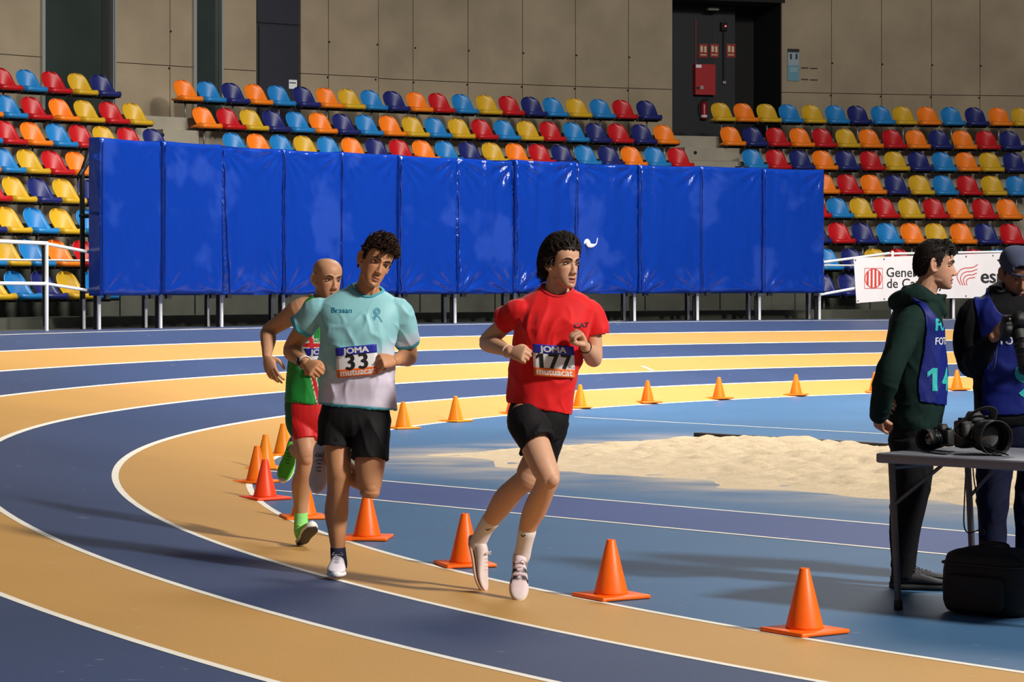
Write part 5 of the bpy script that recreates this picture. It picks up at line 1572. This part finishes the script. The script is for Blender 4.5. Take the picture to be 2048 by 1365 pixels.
# ================================================================== bald runner in green and red
def runner_green():
    g = Fig(14.5); P = g.P; k = g.k
    root = empty('person', tuple(P(612, 1094)))
    tag(root, 'bald runner in green and red singlet behind the teal-shirted runner', 'person')
    skin = (198, 146, 112)
    H = Head(P(654, 560, .0), (.62, -1, -.10), (.06, .0, 1), 1.02)
    T = [(806, 571, 665, .12, .01, 8), (780, 573, 665, .12, .01, 6), (740, 577, 668, .115, .0, 2), (700, 582, 674, .118, -.01, 0), (655, 590, 690, .115, .0, 0), (628, 598, 700, .105, .0, 0), (608, 606, 704, .09, .01, 0), (596, 620, 690, .075, .015, 0), (588, 636, 676, .062, .015, 0)]
    secs = [g.sec(py, xl, xr, hd, dy, ro) for py, xl, xr, hd, dy, ro in T]
    sk = [g.sec(py, xl, xr, hd, dy, ro, grow=-.008) for py, xl, xr, hd, dy, ro in [(840, 582, 655, .10, .01, 6)] + T[1:]]
    Rsh, Rel, Rwr = P(596, 622, .02), P(538, 662, .16), P(534, 712, -.02)
    Lsh, Lel, Lwr = P(706, 625, .02), P(722, 705, .12), P(712, 725, -.12)
    arms = [tube([P(620, 610, .02), Rsh, Rsh * .55 + Rel * .45, Rel, Rel * .65 + Rwr * .35, Rel * .3 + Rwr * .7, Rwr], [.060, .064, .052, .044, .046, .035, .027], 16, 4),
            tube([Lsh, Lsh * .5 + Lel * .5, Lel, Lel * .5 + Lwr * .5, Lwr], [.06, .05, .044, .042, .027], 16, 4)]
    hands = hand(Rwr, P(543, 744, -.05) - Rwr, (-.5, -.85, .1), (.9, -.4, .0), 'open', 1.0) + hand(Lwr, P(702, 738, -.18) - Lwr, (.5, -.6, .5), (-.2, -.2, .9), 'fist', .98)
    hipR, kneeR, ankR = P(602, 815, .0), P(612, 918, -.06), P(602, 1034, .04)
    legR = tube([hipR, P(604, 850, -.02), P(609, 885, -.05), P(612, 905, -.07), kneeR, P(609, 942, -.05), P(603, 970, .0), P(602, 1000, .03), ankR, P(601, 1056, .04)], [.080, .076, .066, .060, .058, .052, .057, .045, .034, .036], 28, 5)
    kn = ellipsoid(kneeR + np.array((.006, -.042, .0)), [(.034, 0, 0), (0, .024, 0), (0, 0, .036)])
    hipL, kneeL, ankL = P(646, 815, .03), P(636, 912, -.02), P(586, 898, .36)
    legL = tube([hipL, P(643, 860, .01), P(638, 895, -.01), kneeL, P(622, 912, .08), P(604, 905, .20), ankL], [.080, .074, .064, .055, .056, .054, .035], 16, 4)
    neck = tube([P(652, 604, .03), P(652, 592, .02), H.w(0, -.025, 0)], [.075, .062, .056], 28, 5)
    me = remesh(H.parts(nose=1.05) + arms + hands + [legR, kn, legL, neck, loft(sk, 30, 2.3, 3)], .0040, 2)
    H.sculpt(me)
    col = H.pigment(me, skin, stubble=((96, 72, 60), .3))
    paint(me, col)
    attach(obj('body', me, skin_mat('skin')), root)
    H.eyes(root, (44, 30, 24), lid=.001, brow_th=.8)
    sh = remesh([loft(g.hem(secs), 36, 2.4, 4)], .006, 3)
    folds(sh, .008, 7, (1, 1, .6), 51)
    sco = coords(sh); px = 1024 + sco[:, 0] / sco[:, 1] * F; py = HY - (sco[:, 2] - CH) / sco[:, 1] * F
    gr = np.array(lin((24, 140, 52))); rd = np.array(lin((200, 22, 30))); wh = np.array(lin((226, 226, 220)))
    col = np.tile(gr, (len(sco), 1))
    fr = sco[:, 1] < g.Y0 + .03
    xs = np.interp(py, [640, 700, 760, 810], [621, 622, 628, 640])
    for wdt, c in ((5.8, wh), (4.4, rd)):
        col[(np.abs(px - xs) < wdt) & fr & (py > 640)] = c
        col[(np.abs(py - 691) < wdt) & fr] = c
    paint(sh, col)
    dl = sco - P(655, 592, .0)
    # deep armholes and neck
    sc1 = np.linalg.norm((sco - P(590, 622, .01)) * np.array((1, .8, .8)), axis=1) < .065
    sc2 = np.linalg.norm((sco - P(716, 622, .01)) * np.array((1, .8, .8)), axis=1) < .065
    ne = (dl[:, 0] ** 2 / .075 ** 2 + (dl[:, 1] + .02) ** 2 / .085 ** 2 < 1) & (dl[:, 2] > -.09)
    delete_verts(sh, sc1 | sc2 | ne); smooth_boundary(sh)
    s_ = attach(obj('singlet', sh, M('singlet_cloth', (24, 140, 52), .6, 0, 0, .05, 500, attr='pig')), root)
    co_, fc_ = subdivide_geo(*text_geo('MONTORNES', .030, .0004, 1.0, 'LEFT'))
    v, f = decal(sh, P(630, 680), (1, 0, 0), (0, 0, 1), co_, fc_); p = obj('lettering', (v, f, False), M('print_white', (225, 225, 225), .6)); p.parent = s_
    race_bib(sh, P(648, 722), (1, 0, .02), (0, 0, 1), .205, .15, root, '1', nsize=.095)
    # tight shorts, red with green side panels
    pel = [g.sec(py, xl, xr, hd, dy, ro) for py, xl, xr, hd, dy, ro in [(862, 584, 660, .085, .0, 0), (840, 572, 668, .105, .0, 4), (812, 569, 668, .112, .005, 6), (795, 573, 666, .11, .01, 6)]]
    s1 = hem_tube([P(602, 815, .0), P(601, 845, -.015), P(608, 866, -.035), P(611, 882, -.05)], [.088, .086, .077, .071], .03, .005)
    s2 = hem_tube([P(645, 815, .03), P(643, 850, .01), P(638, 885, -.01)], [.086, .080, .070], .03, .005)
    so = remesh([loft(pel, 30, 2.3, 3), s1, s2], .0055, 3)
    sco = coords(so); px = 1024 + sco[:, 0] / sco[:, 1] * F
    py = HY - (sco[:, 2] - CH) / sco[:, 1] * F
    col = np.tile(np.array(lin((206, 18, 22))), (len(sco), 1)); col[px < 582 + np.clip(py - 800, 0, 60) * .05] = np.array(lin((22, 92, 46)))
    paint(so, col)
    attach(obj('shorts', so, M('tights_cloth', (206, 18, 22), .55, 0, 0, .1, 400, attr='pig')), root)
    def lime(S, Z, X, col):
        d = np.array(lin((70, 40, 90))); m = (S < .18) & (Z > .06); col[m] = d
        return col
    attach(obj('sock', tube([P(602, 1028, .04), P(602, 1044, .04), P(603, 1062, .03)], [.038, .040, .044], 16, 3), M('sock_lime', (150, 226, 130), .9)), root)
    shoe(root, P(602, 1092, .06), (.36, -1, .50), (-.25, .50, 1), 1.0, (86, 214, 52), (230, 232, 226), (200, 232, 60), paintf=lime, sole_th=.034, under=(62, 62, 78))
    shoe(root, P(590, 882, .44), (-.22, -.50, -.84), (.15, -.80, .55), 1.0, (92, 206, 50), (224, 230, 214), (60, 90, 50), paintf=lime, sole_th=.034, under=(62, 62, 78))
runner_green()
# ================================================================== man in green hoodie and photographer vest 14 (profile, hands behind his back)
M_VEST = M('vest_blue', (10, 26, 108), .6, 0, 0, .04, 400, spec=.3)
M_VTEAL = M('vest_teal', (40, 176, 176), .6); M_VWHITE = M('vest_white', (214, 214, 224), .6)
def man_hoodie():
    g = Fig(12.95); P = g.P; k = g.k
    gz = 567.4 + 1.55 * F / 12.95
    root = empty('person', tuple(P(1830, gz)))
    tag(root, 'dark-haired man in green hoodie and blue vest 14 standing in profile', 'person')
    skin = (190, 142, 116)
    H = Head(P(1869, 530, .0), (1, -.16, -.10), (.10, .0, 1), 1.0)
    # torso in profile: picture columns give front and back, hd is half the shoulder width
    T = [(862, 1786, 1868, .155, .0, 16), (845, 1782, 1872, .160, .0, 14), (800, 1778, 1882, .165, .0, 10), (740, 1776, 1884, .170, .0, 4), (690, 1778, 1882, .180, .0, 0), (650, 1784, 1880, .190, .0, -2), (625, 1794, 1874, .180, .0, -2), (606, 1808, 1878, .130, .0, 0), (596, 1822, 1884, .085, .0, 4), (588, 1830, 1888, .070, .0, 8)]
    sec = lambda grow=0, rows=T: [g.sec(py, xl, xr, hd, dy, ro, grow=grow) for py, xl, xr, hd, dy, ro in rows]
    Rsh, Rel, Rwr = P(1822, 645, -.17), P(1774, 752, -.26), P(1758, 826, -.13)
    Lsh, Lel, Lwr = P(1826, 645, .17), P(1790, 752, .22), P(1772, 812, .0)
    hands = hand(Rwr, P(1758, 862, -.09) - Rwr, (-.8, -.5, .1), (.2, -.3, -.6), 'loose', .98) + hand(Lwr, P(1774, 806, -.10) - Lwr, (-.8, .2, .5), (.0, .3, .9), 'grip', .95)
    arms = [tube([Rsh, Rel, Rwr], [.045, .04, .026], 12, 4), tube([Lsh, Lel, Lwr], [.045, .04, .026], 12, 4)]
    neck = tube([P(1846, 604, .0), P(1852, 580, .0), P(1862, 550, .0), H.w(0, -.02, 0)], [.068, .058, .055, .05], 16, 4)
    legs = []
    for s, dx in ((-.09, 4), (.10, -2)):
        legs.append(tube([P(1822 + dx, 850, s), P(1816 + dx, 1000, s), P(1806 + dx, 1140, s)], [.07, .05, .035], 12, 4))
    me = remesh(H.parts(nose=1.12, mouth_open=.003) + hands + arms + [neck, loft(sec(-.03), 24, 2.2, 3)] + legs, .0042, 2)
    H.sculpt(me, .003)
    paint(me, H.pigment(me, skin, (150, 84, 78), stubble=((90, 62, 50), .35), mouth_open=.003))
    attach(obj('body', me, skin_mat('skin')), root)
    H.eyes(root, (34, 24, 18), lid=.0026, brow_th=1.1)
    hp = [H.cap(.004, top=.072, nape=-.075)]
    def flow(p, r):
        if p[1] > .05: return np.array((.25 * r.normal(), .75, .35 + .2 * r.normal()))
        if p[2] > .06: return np.array((.2 * r.normal(), .6, .4))
        return np.array((0, -.3, -.8))
    hp += H.locks(800, flow, lambda p, r: .030 + .02 * r.random() if p[1] > .02 else .02, .0042, 9, curl=.5, lift=.22, vol=.26, tip=.45, top=.068, where=lambda p: p[2] > .06)
    hp += H.locks(1700, lambda p, r: np.array((0, -.5 + .1 * r.normal(), -.8)), lambda p, r: .018, .0022, 12, curl=.3, lift=.05, vol=.06, tip=.4, top=.068, where=lambda p: p[2] < .10)
    attach(obj('hair', merge(hp), M('hair_black', (24, 17, 14), .6, 40, .3, spec=.25)), root)
    # hoodie with bunched hood
    m_h = M('hoodie_green', (12, 36, 32), .85, 25, .12, .08, 260, spec=.2)
    sl = [tube([P(1834, 636, -.12), P(1818, 650, -.185), P(1794, 705, -.245), P(1775, 755, -.262), P(1764, 800, -.20), P(1759, 828, -.13)], [.062, .075, .068, .064, .054, .046], 18, 4),
          tube([P(1834, 636, .12), P(1822, 650, .185), P(1800, 705, .23), P(1784, 755, .22), P(1776, 796, .10), P(1775, 808, .03)], [.062, .075, .068, .062, .052, .044], 18, 4)]
    hood = [tube([P(1884, 626, -.035), P(1868, 606, -.10), P(1838, 592, -.115), P(1806, 598, -.06), P(1798, 604, .0), P(1808, 598, .06), P(1840, 592, .11), P(1870, 606, .09), P(1886, 626, .03)], [.024, .034, .040, .046, .050, .046, .040, .034, .024], 14, 4),
            tube([P(1862, 592, -.085), P(1836, 578, -.085), P(1816, 584, -.03), P(1816, 584, .03), P(1838, 578, .08), P(1862, 592, .08)], [.020, .028, .034, .034, .028, .020], 12, 4)]
    hd_ = remesh([loft(sec(.012), 34, 2.3, 3)] + sl + hood, .0065, 3)
    folds(hd_, .010, 7, (1, 1, .8), 61)
    dl = coords(hd_) - P(1858, 588, .0)
    delete_verts(hd_, (np.hypot(dl[:, 0] / .072, dl[:, 1] / .070) < 1) & (dl[:, 2] > -.05))
    attach(obj('hoodie', hd_, m_h), root)
    for s in (-.03, .035):
        attach(obj('drawstring', tube([P(1884, 612, s), P(1886, 628, s - .015), P(1884, 646, s - .02)], .003, 6, 3), M('cord_green', (70, 110, 96), .8)), root)
    # vest: a sleeveless panel lying on the hoodie
    V = hd_.copy(); c = coords(V); n_ = normals(V)
    px = 1024 + c[:, 0] / c[:, 1] * F; py = HY - (c[:, 2] - CH) / c[:, 1] * F
    edge = np.interp(py, [580, 592, 612, 630, 660, 700, 760, 815], [1806, 1810, 1838, 1848, 1850, 1846, 1834, 1836])
    inner = np.interp(px, [1805, 1822, 1850, 1872, 1884, 1900], [590, 590, 604, 632, 652, 664])
    drop = np.interp(px, [1836, 1893], [806, 813])
    gone = (px < edge) | (py < inner) | (py > drop)
    setco(V, c + n_ * .007)
    delete_verts(V, gone); V.materials.clear()
    bm = bmesh.new(); bm.from_mesh(V); bmesh.ops.smooth_vert(bm, verts=bm.verts, factor=.5, use_axis_x=True, use_axis_y=True, use_axis_z=True); bmesh.ops.smooth_vert(bm, verts=bm.verts, factor=.5, use_axis_x=True, use_axis_y=True, use_axis_z=True); bm.to_mesh(V); bm.free()
    smooth_boundary(V)
    vs = attach(obj('vest', V, M_VEST), root)
    md = vs.modifiers.new('thick', 'SOLIDIFY'); md.thickness = .004
    for s, cy, size, m, bold, wd, nm, a0 in (('FO', 650, .085, M_VTEAL, .004, .8, 'logo', -1.02), ('FOTÒGRAF', 682, .052, M_VWHITE, .0012, 1.0, 'lettering', -.52), ('14', 757, .165, M_VTEAL, .006, .9, 'number', -.97)):
        co_, fc_ = subdivide_geo(*(number_geo(s, size, bold, wd) if s.isdigit() else text_geo(s, size, bold, wd, 'CENTER')), 2 if s.isdigit() else 1)
        v, f = wrap_decal(V, P(1832, cy, .0), co_, fc_, .19, a0, .0025)
        p = obj(nm, (v, f, False), m); p.parent = vs
    # trousers
    m_t = M('trousers_black', (11, 11, 15), .85, 20, .15, .2, 200, spec=.2)
    pel = [g.sec(py, xl, xr, hd, .0, 0) for py, xl, xr, hd in ((905, 1786, 1866, .13), (880, 1780, 1870, .165), (845, 1784, 1868, .165))]
    l1 = hem_tube([P(1824, 880, -.085), P(1826, 950, -.09), P(1822, 1000, -.09), P(1812, 1060, -.09), P(1808, 1120, -.085), P(1806, 1158, -.085)], [.102, .098, .085, .075, .064, .062])
    l2 = hem_tube([P(1822, 880, .085), P(1818, 950, .09), P(1812, 1010, .10), P(1806, 1070, .10), P(1806, 1120, .10), P(1804, 1140, .10)], [.102, .096, .082, .072, .062, .060])
    tr = remesh([loft(pel, 30, 2.3, 3), l1, l2], .007, 2); folds(tr, .010, 6, (1, 1, .6), 81)
    attach(obj('trousers', tr, m_t), root)
    kw = dict(upper=(22, 22, 26), sole=(16, 16, 18), lace=(60, 60, 66), sole_th=.03)
    shoe(root, (P(1782, 0, -.085)[0], g.Y0 - .085, 0.0), (1, -.12, .0), (0, 0, 1), 1.12, **kw)
    shoe(root, (P(1786, 0, .10)[0], g.Y0 + .12, 0.0), (1, .12, .0), (0, 0, 1), 1.10, **kw)
man_hoodie()

# ================================================================== photographer in a backward cap, vest 9
def man_cap():
    g = Fig(13.15); P = g.P; k = g.k
    root = empty('person', tuple(P(2025, HY + 1.55 * F / 13.15)))
    tag(root, 'photographer in a backward grey cap and blue vest 9 looking down at his camera', 'person')
    skin = (150, 106, 82)
    H = Head(P(2034, 548, -.03), (.12, -1, -.42), (.05, -.35, .95), 1.02)
    T = [(850, 1956, 2118, .125, .0, 0), (820, 1954, 2120, .13, .0, 0), (760, 1954, 2120, .13, .0, 0), (700, 1950, 2126, .13, .0, 0), (650, 1944, 2132, .13, .0, 0), (620, 1942, 2132, .12, .0, 0), (604, 1956, 2120, .10, .0, 0), (592, 1978, 2098, .085, .0, 0), (582, 1996, 2080, .07, .0, 0)]
    sec = lambda grow=0: [g.sec(py, xl, xr, hd, dy, ro, grow=grow) for py, xl, xr, hd, dy, ro in T]
    Rsh, Rel, Rwr = P(1950, 625, .0), P(1950, 732, .03), P(1986, 676, -.27)
    Lsh, Lel, Lwr = P(2128, 625, .0), P(2136, 738, .03), P(2092, 700, -.25)
    hands = hand(Rwr, P(2012, 652, -.31) - Rwr, (-.75, -.6, .2), (.2, -.2, .9), 'grip', 1.0) + hand(Lwr, P(2056, 694, -.32) - Lwr, (.5, -.4, -.6), (-.3, -.5, .8), 'grip', 1.0)
    arms = [tube([Rsh, Rel, Rwr], [.05, .042, .027], 12, 4), tube([Lsh, Lel, Lwr], [.05, .042, .027], 12, 4)]
    neck = tube([P(2036, 600, .02), P(2036, 580, .01), H.w(0, -.03, -.02)], [.07, .06, .055], 16, 4)
    legs = [tube([P(2000 + dx, 860, 0), P(1994 + dx, 1000, 0), P(1992 + dx, 1150, .02)], [.07, .05, .035], 12, 4) for dx in (0, 74)]
    me = remesh(H.parts(nose=1.1) + hands + arms + [neck, loft(sec(-.02), 24, 2.2, 3)] + legs, .0045, 2)
    H.sculpt(me); paint(me, H.pigment(me, skin, (120, 70, 62), stubble=((30, 22, 18), .75)))
    attach(obj('body', me, skin_mat('skin')), root)
    H.eyes(root, (26, 18, 14), lid=.003, brow_th=1.3)
    attach(obj('hair', H.cap(.005, top=.062, nape=-.07), M('hair_black', (24, 17, 14), .6)), root)
    # backward cap: crown, band with its adjuster gap above the forehead, brim behind
    m_c = M('cap_grey', (58, 66, 92), .85, 30, .1, .06, 200)
    Vc, fc = H.skull(.014); Vc = np.array(Vc); l = H.L(Vc)
    gap = (l[:, 1] > .02) & ((l[:, 0] / .048) ** 2 + ((l[:, 2] - .046) / .034) ** 2 < 1)
    keep = (l[:, 2] > .036 - .25 * (l[:, 1] + 0) * (l[:, 1] < 0) * .3) & ~gap
    cp = attach(obj('cap', (list(Vc), [q for q in fc if all(keep[i] for i in q)]), m_c), root)
    cp.modifiers.new('thick', 'SOLIDIFY').thickness = .003
    br = obj('brim', loft([(H.w(0, -.095 - .075 * t, .030 - .03 * t * t), H.x * (.078 - .035 * t * t), H.z * .004, 3.0) for t in (0, .3, .6, .85, 1.0)], 24, 3, 3), m_c); br.parent = cp
    an = np.linspace(math.pi * .2, math.pi * .8, 12)
    bd = obj('adjuster_band', tube([H.w(.088 * math.cos(a) * 1.0, .015 + .093 * math.sin(a), .032) for a in an], [(.002, .007)] * 12, 8, 2, ref=H.y), m_c); bd.parent = cp
    # black jacket
    m_j = M('jacket_black', (8, 8, 11), .8, 20, .15, .06, 200, spec=.2)
    sl = [tube([P(1968, 620, .0), P(1948, 630, .0), P(1938, 680, .01), P(1946, 728, .01), P(1960, 712, -.12), P(1980, 684, -.24)], [.06, .082, .076, .072, .062, .044], 18, 4),
          tube([P(2110, 620, .0), P(2130, 630, .0), P(2142, 680, .01), P(2136, 734, .01), P(2118, 722, -.12), P(2098, 706, -.22)], [.06, .082, .076, .072, .062, .044], 18, 4)]
    hood = [tube([P(2008, 610, -.07), P(1990, 592, -.02), P(2000, 578, .07), P(2036, 572, .11), P(2074, 578, .07), P(2084, 592, -.02), P(2066, 610, -.07)], [.03, .038, .042, .045, .042, .038, .03], 14, 4)]
    ja = remesh([loft(sec(.012), 34, 2.3, 3)] + sl + hood, .0075, 3); folds(ja, .010, 6, (1, 1, .8), 91)
    attach(obj('jacket', ja, m_j), root)
    V = ja.copy(); c = coords(V); n_ = normals(V)
    px = 1024 + c[:, 0] / c[:, 1] * F; py = HY - (c[:, 2] - CH) / c[:, 1] * F
    le = np.interp(py, [590, 605, 650, 700, 835], [1946, 1946, 1956, 1966, 1964])
    gone = (px < le) | (px > 4072 - le) | (py > 832) | (np.abs(px - 2036) < np.interp(py, [575, 600, 625, 640], [58, 52, 36, 0])) | (c[:, 1] > g.Y0 + .06) | ((c[:, 1] > g.Y0 - .05) & (py > 625))
    gone |= (c[:, 1] < g.Y0 - .165)
    setco(V, c + n_ * .007); delete_verts(V, gone); V.materials.clear()
    bm = bmesh.new(); bm.from_mesh(V)
    for _ in range(2): bmesh.ops.smooth_vert(bm, verts=bm.verts, factor=.5, use_axis_x=True, use_axis_y=True, use_axis_z=True)
    bm.to_mesh(V); bm.free()
    smooth_boundary(V)
    vs = attach(obj('vest', V, M_VEST), root); vs.modifiers.new('thick', 'SOLIDIFY').thickness = .004
    for s, cy, size, m, bold, wd, nm in (('FOTÒGRAF', 681, .058, M_VWHITE, .002, .85, 'lettering'), ('9', 762, .24, M_VTEAL, .010, .95, 'number')):
        co_, fc_ = subdivide_geo(*text_geo(s, size, bold, wd))
        v, f = decal(V, P(2040, cy), (1, 0, 0), (0, 0, 1), co_, fc_, .003); p = obj(nm, (v, f, False), m); p.parent = vs
    pel = [g.sec(py, xl, xr, hd, .0, 0) for py, xl, xr, hd in ((900, 1966, 2106, .11), (870, 1960, 2112, .13), (840, 1962, 2112, .13))]
    m_jn = M('jeans_dark', (16, 20, 44), .85, 40, .25, .25, 220, spec=.2)
    l1 = hem_tube([P(1998, 875, .0), P(1988, 950, -.01), P(1985, 1010, -.01), P(1984, 1080, .0), P(1984, 1150, .0)], [.105, .088, .078, .070, .068])
    l2 = hem_tube([P(2074, 875, .0), P(2072, 950, .01), P(2062, 1010, .01), P(2058, 1080, .02), P(2056, 1150, .02)], [.105, .092, .080, .072, .068])
    tr = remesh([loft(pel, 30, 2.3, 3), l1, l2], .007, 2); folds(tr, .011, 6, (1, 1, .8), 101)
    attach(obj('jeans', tr, m_jn), root)
    kw = dict(upper=(18, 18, 20), sole=(14, 14, 16), lace=(40, 40, 44), sole_th=.03)
    shoe(root, (P(1984, 0)[0], g.Y0 + .06, 0.0), (-.1, -1, 0), (0, 0, 1), 1.1, **kw)
    shoe(root, (P(2058, 0)[0], g.Y0 + .08, 0.0), (.15, -1, 0), (0, 0, 1), 1.1, **kw)
    # lanyard hanging from the camera arm
    attach(obj('camera_strap', tube([P(1994, 690, -.24), P(1990, 730, -.2), P(1982, 742, -.18), P(1976, 735, -.16)], (.0015, .004), 8, 4), M('strap_grey', (70, 70, 74), .7)), root)
man_cap()

# ================================================================== cameras
def camera_body(name, c, fwd, up, label, k=1.0, lens_len=.11, lens_r=.042, hood=True, glints=False):
    """digital reflex camera: body, grip, prism hump, dials, lens with hood"""
    c = np.array(tuple(c), float); f = nrm(fwd); u = nrm(np.asarray(up, float) - f * (np.asarray(up, float) @ f)); s = np.cross(f, u); R_ = np.array([s, f, u])
    blk = M('camera_black', (17, 17, 19), .5, 60, .1, .25, 500); gl = M('camera_gloss', (14, 14, 16), .25)
    root = empty(name, tuple(c - u * .055 * k))
    def at_(x, y, z): return c + (s * x + f * y + u * z) * k
    attach(obj('body', bevbox(c, (.145 * k, .062 * k, .100 * k), .012 * k, R_), blk), root)
    attach(obj('grip', loft([(at_(.058, .034, -.046), s * .022 * k, f * .020 * k), (at_(.058, .040, 0), s * .023 * k, f * .024 * k), (at_(.056, .036, .044), s * .020 * k, f * .018 * k)], 16, 2.3, 3), blk), root)
    attach(obj('viewfinder_hump', loft([(at_(0, .002, .042), s * .038 * k, f * .034 * k, 3), (at_(0, .0, .066), s * .028 * k, f * .030 * k, 3), (at_(0, -.002, .080), s * .018 * k, f * .022 * k, 3)], 20, 3, 2), blk), root)
    for x in (.050, -.052):
        attach(obj('dial', tube([at_(x, 0, .046), at_(x, 0, .060)], [.015 * k, .015 * k], 16, 1, round_cap=False), gl), root)
    ln = attach(obj('lens', tube([at_(0, .028, -.004), at_(0, .04, -.004), at_(0, .05, -.004), at_(0, .031 + lens_len * .55, -.004), at_(0, .031 + lens_len, -.004)], [.034 * k, .036 * k, lens_r * .92 * k, lens_r * .94 * k, lens_r * k], 26, 1, round_cap=False), blk), root)
    for t in (.35, .7):
        r_ = obj('focus_ring', tube([at_(0, .031 + lens_len * t, -.004), at_(0, .031 + lens_len * (t + .16), -.004)], lens_r * 1.02 * k, 26, 1, round_cap=False), gl); r_.parent = ln
    e = .031 + lens_len
    if hood:
        h_ = obj('lens_hood', tube([at_(0, e - .01, -.004), at_(0, e + .045, -.004)], [lens_r * 1.04 * k, lens_r * 1.20 * k], 28, 1, round_cap=False, inner=(.05 * k, .003 * k)), blk); h_.parent = ln
    g_ = obj('front_glass', ellipsoid(at_(0, e + .001, -.004), [s * lens_r * .86 * k, f * .010 * k, u * lens_r * .86 * k]), M('lens_glass', (10, 10, 16), .04, coat=1.0)); g_.parent = ln
    tag(root, label, 'camera')
    return root, at_
# ================================================================== folding table, bag, cables
TZ = .745
A0 = np.array(tuple(at(1751, 908, 12.08))); A0[2] = TZ
A1 = np.array(tuple(at(2048, 924, 11.53))); A1[2] = TZ
ld = nrm((A1 - A0) * np.array((1, 1, 0))); wd_ = np.array((-ld[1], ld[0], 0))
LT, WT = 1.52, .78
tb = empty('folding_table', (A0[0], A0[1], 0))
tag(tb, 'grey folding table holding cameras at the right of the infield', 'table')
Rt = np.array([ld, wd_, (0, 0, 1)])
ctr = A0 + ld * LT / 2 + wd_ * WT / 2
m_tt = M('table_plastic', (118, 120, 130), .5, 50, .05, .05, 300)
attach(obj('tabletop', bevbox(ctr + np.array((0, 0, -.024)), (LT, WT, .048), .012, Rt), m_tt), tb)
m_tl = M('table_steel', (92, 92, 94), .45, metal=.5)
def tpt(l, w, z): return A0 + ld * l + wd_ * w + np.array((0, 0, z - TZ))
for l in (.05, LT - .05):
    for w in (.06, WT - .06):
        lg = attach(obj('leg', tube([tpt(l + .0, w, TZ - .05), tpt(l + (.038 if l < .5 else -.038), w, .03)], .0165, 12, 1), m_tl), tb)
        ft = obj('rubber_foot', tube([tpt(l + (.038 if l < .5 else -.038), w, .045), tpt(l + (.04 if l < .5 else -.04), w, .0)], .022, 12, 1, round_cap=False), M('rubber_dark', (38, 38, 40), .7)); ft.parent = lg
    attach(obj('crossbar', tube([tpt(l, .06, TZ - .07), tpt(l, WT - .06, TZ - .07)], .012, 10, 1), m_tl), tb)
    s = 1 if l < .5 else -1
    for w in (.06, WT - .06):
        attach(obj('brace', tube([tpt(l + .018 * s, w, .50), tpt(l + .24 * s, w + (.06 if w < .3 else -.06), TZ - .055)], .009, 8, 1), m_tl), tb)
# cameras on the table
ca, _ = camera_body('camera', tpt(.14, .36, TZ + .062), (-.80, -.60, -.02), (0, 0, 1), 'smaller black camera on the table, lens turned toward the sand pit', .82, .085, .054, True)
cb, catt = camera_body('camera', tpt(.36, .30, TZ + .094), (.30, -.95, -.03), (-.04, -.03, 1), 'large black camera on the table with a wide reflective lens', 1.30, .09, .054, True)
cc, _ = camera_body('camera', tuple(at(2034, 652, 13.15 - .40)), (.08, -.62, -.78), (0.05, -.75, .65), 'black camera held by the photographer in the backward cap', 1.1, .17, .036, True)
for o, pts in ((ca, [tpt(.18, .33, TZ + .03), tpt(.16, .22, TZ + .008), tpt(.24, .14, TZ + .006), tpt(.34, .10, TZ + .006)]), (cb, [catt(-.07, 0, .04), catt(-.05, .05, .085), catt(.0, .06, .095), catt(.06, .04, .06), catt(.09, .03, 0), tpt(.60, .20, TZ + .008)])):
    attach(obj('neck_strap', tube(pts, (.003, .020), 8, 5, ref=(0, 0, 1)), M('strap_black2', (26, 25, 27), .7)), o)
# grip bag of cloth on the larger camera
# camera bag on the floor
bc = np.array(tuple(at(1988, 0, 11.95))); bc[2] = 0
bg = empty('camera_bag', tuple(bc)); tag(bg, 'large black padded camera bag on the floor under the table', 'bag')
m_b = M('bag_nylon', (9, 9, 10), .7, 40, .2, .3, 300)
def bagsec(z, hw, hd, e=4.0): return (bc + np.array((.0, .0, z)), ld * hw, wd_ * hd, e)
bod = remesh([loft([bagsec(.004, .19, .14), bagsec(.03, .213, .165), bagsec(.14, .222, .17), bagsec(.25, .212, .16), bagsec(.285, .19, .14), bagsec(.305, .13, .09)], 36, 4, 3)], .008, 2)
folds(bod, .006, 7, (1, 1, 1), 121)
attach(obj('body', bod, m_b), bg)
attach(obj('lid_seam', tube([bc + ld * (.222 * math.copysign(abs(math.cos(a)) ** .5, math.cos(a))) + wd_ * (.17 * math.copysign(abs(math.sin(a)) ** .5, math.sin(a))) + np.array((0, 0, .235)) for a in np.linspace(0, 2 * math.pi, 33)], .006, 6, 1, cap=False), M('bag_trim', (22, 22, 24), .6)), bg)
attach(obj('handle', tube([bc + ld * -.08 + np.array((0, 0, .30)), bc + ld * -.06 + np.array((0, 0, .325)), bc + ld * .06 + np.array((0, 0, .325)), bc + ld * .08 + np.array((0, 0, .30))], (.012, .008), 8, 4), M('bag_trim', (22, 22, 24), .6)), bg)
attach(obj('buckle', bevbox(bc - ld * .225 + np.array((0, 0, .215)), (.03, .035, .025), .005, Rt), M('bag_trim', (22, 22, 24), .6)), bg)
pk = attach(obj('side_pocket', remesh([loft([(bc - wd_ * .175 + np.array((0, 0, z)), ld * hw, wd_ * .03, 4) for z, hw in ((.03, .14), (.06, .16), (.17, .16), (.19, .14))], 24, 4, 2)], .008, 1), m_b), bg)
# cable hanging from the table
tag(obj('cable', tube([at(1932, 938, 12.2), at(1929, 1000, 12.2), at(1928, 1050, 12.18), at(1936, 1066, 12.15), at(1952, 1063, 12.12), at(1966, 1058, 12.1), at(1968, 1068, 12.1), at(1962, 1064, 12.1), at(1956, 1010, 12.15), at(1948, 960, 12.2), at(1946, 938, 12.2)], .0035, 6, 5), M('cable_black', (20, 20, 22), .5)), 'thin black cable looped down from the folding table', 'cable')
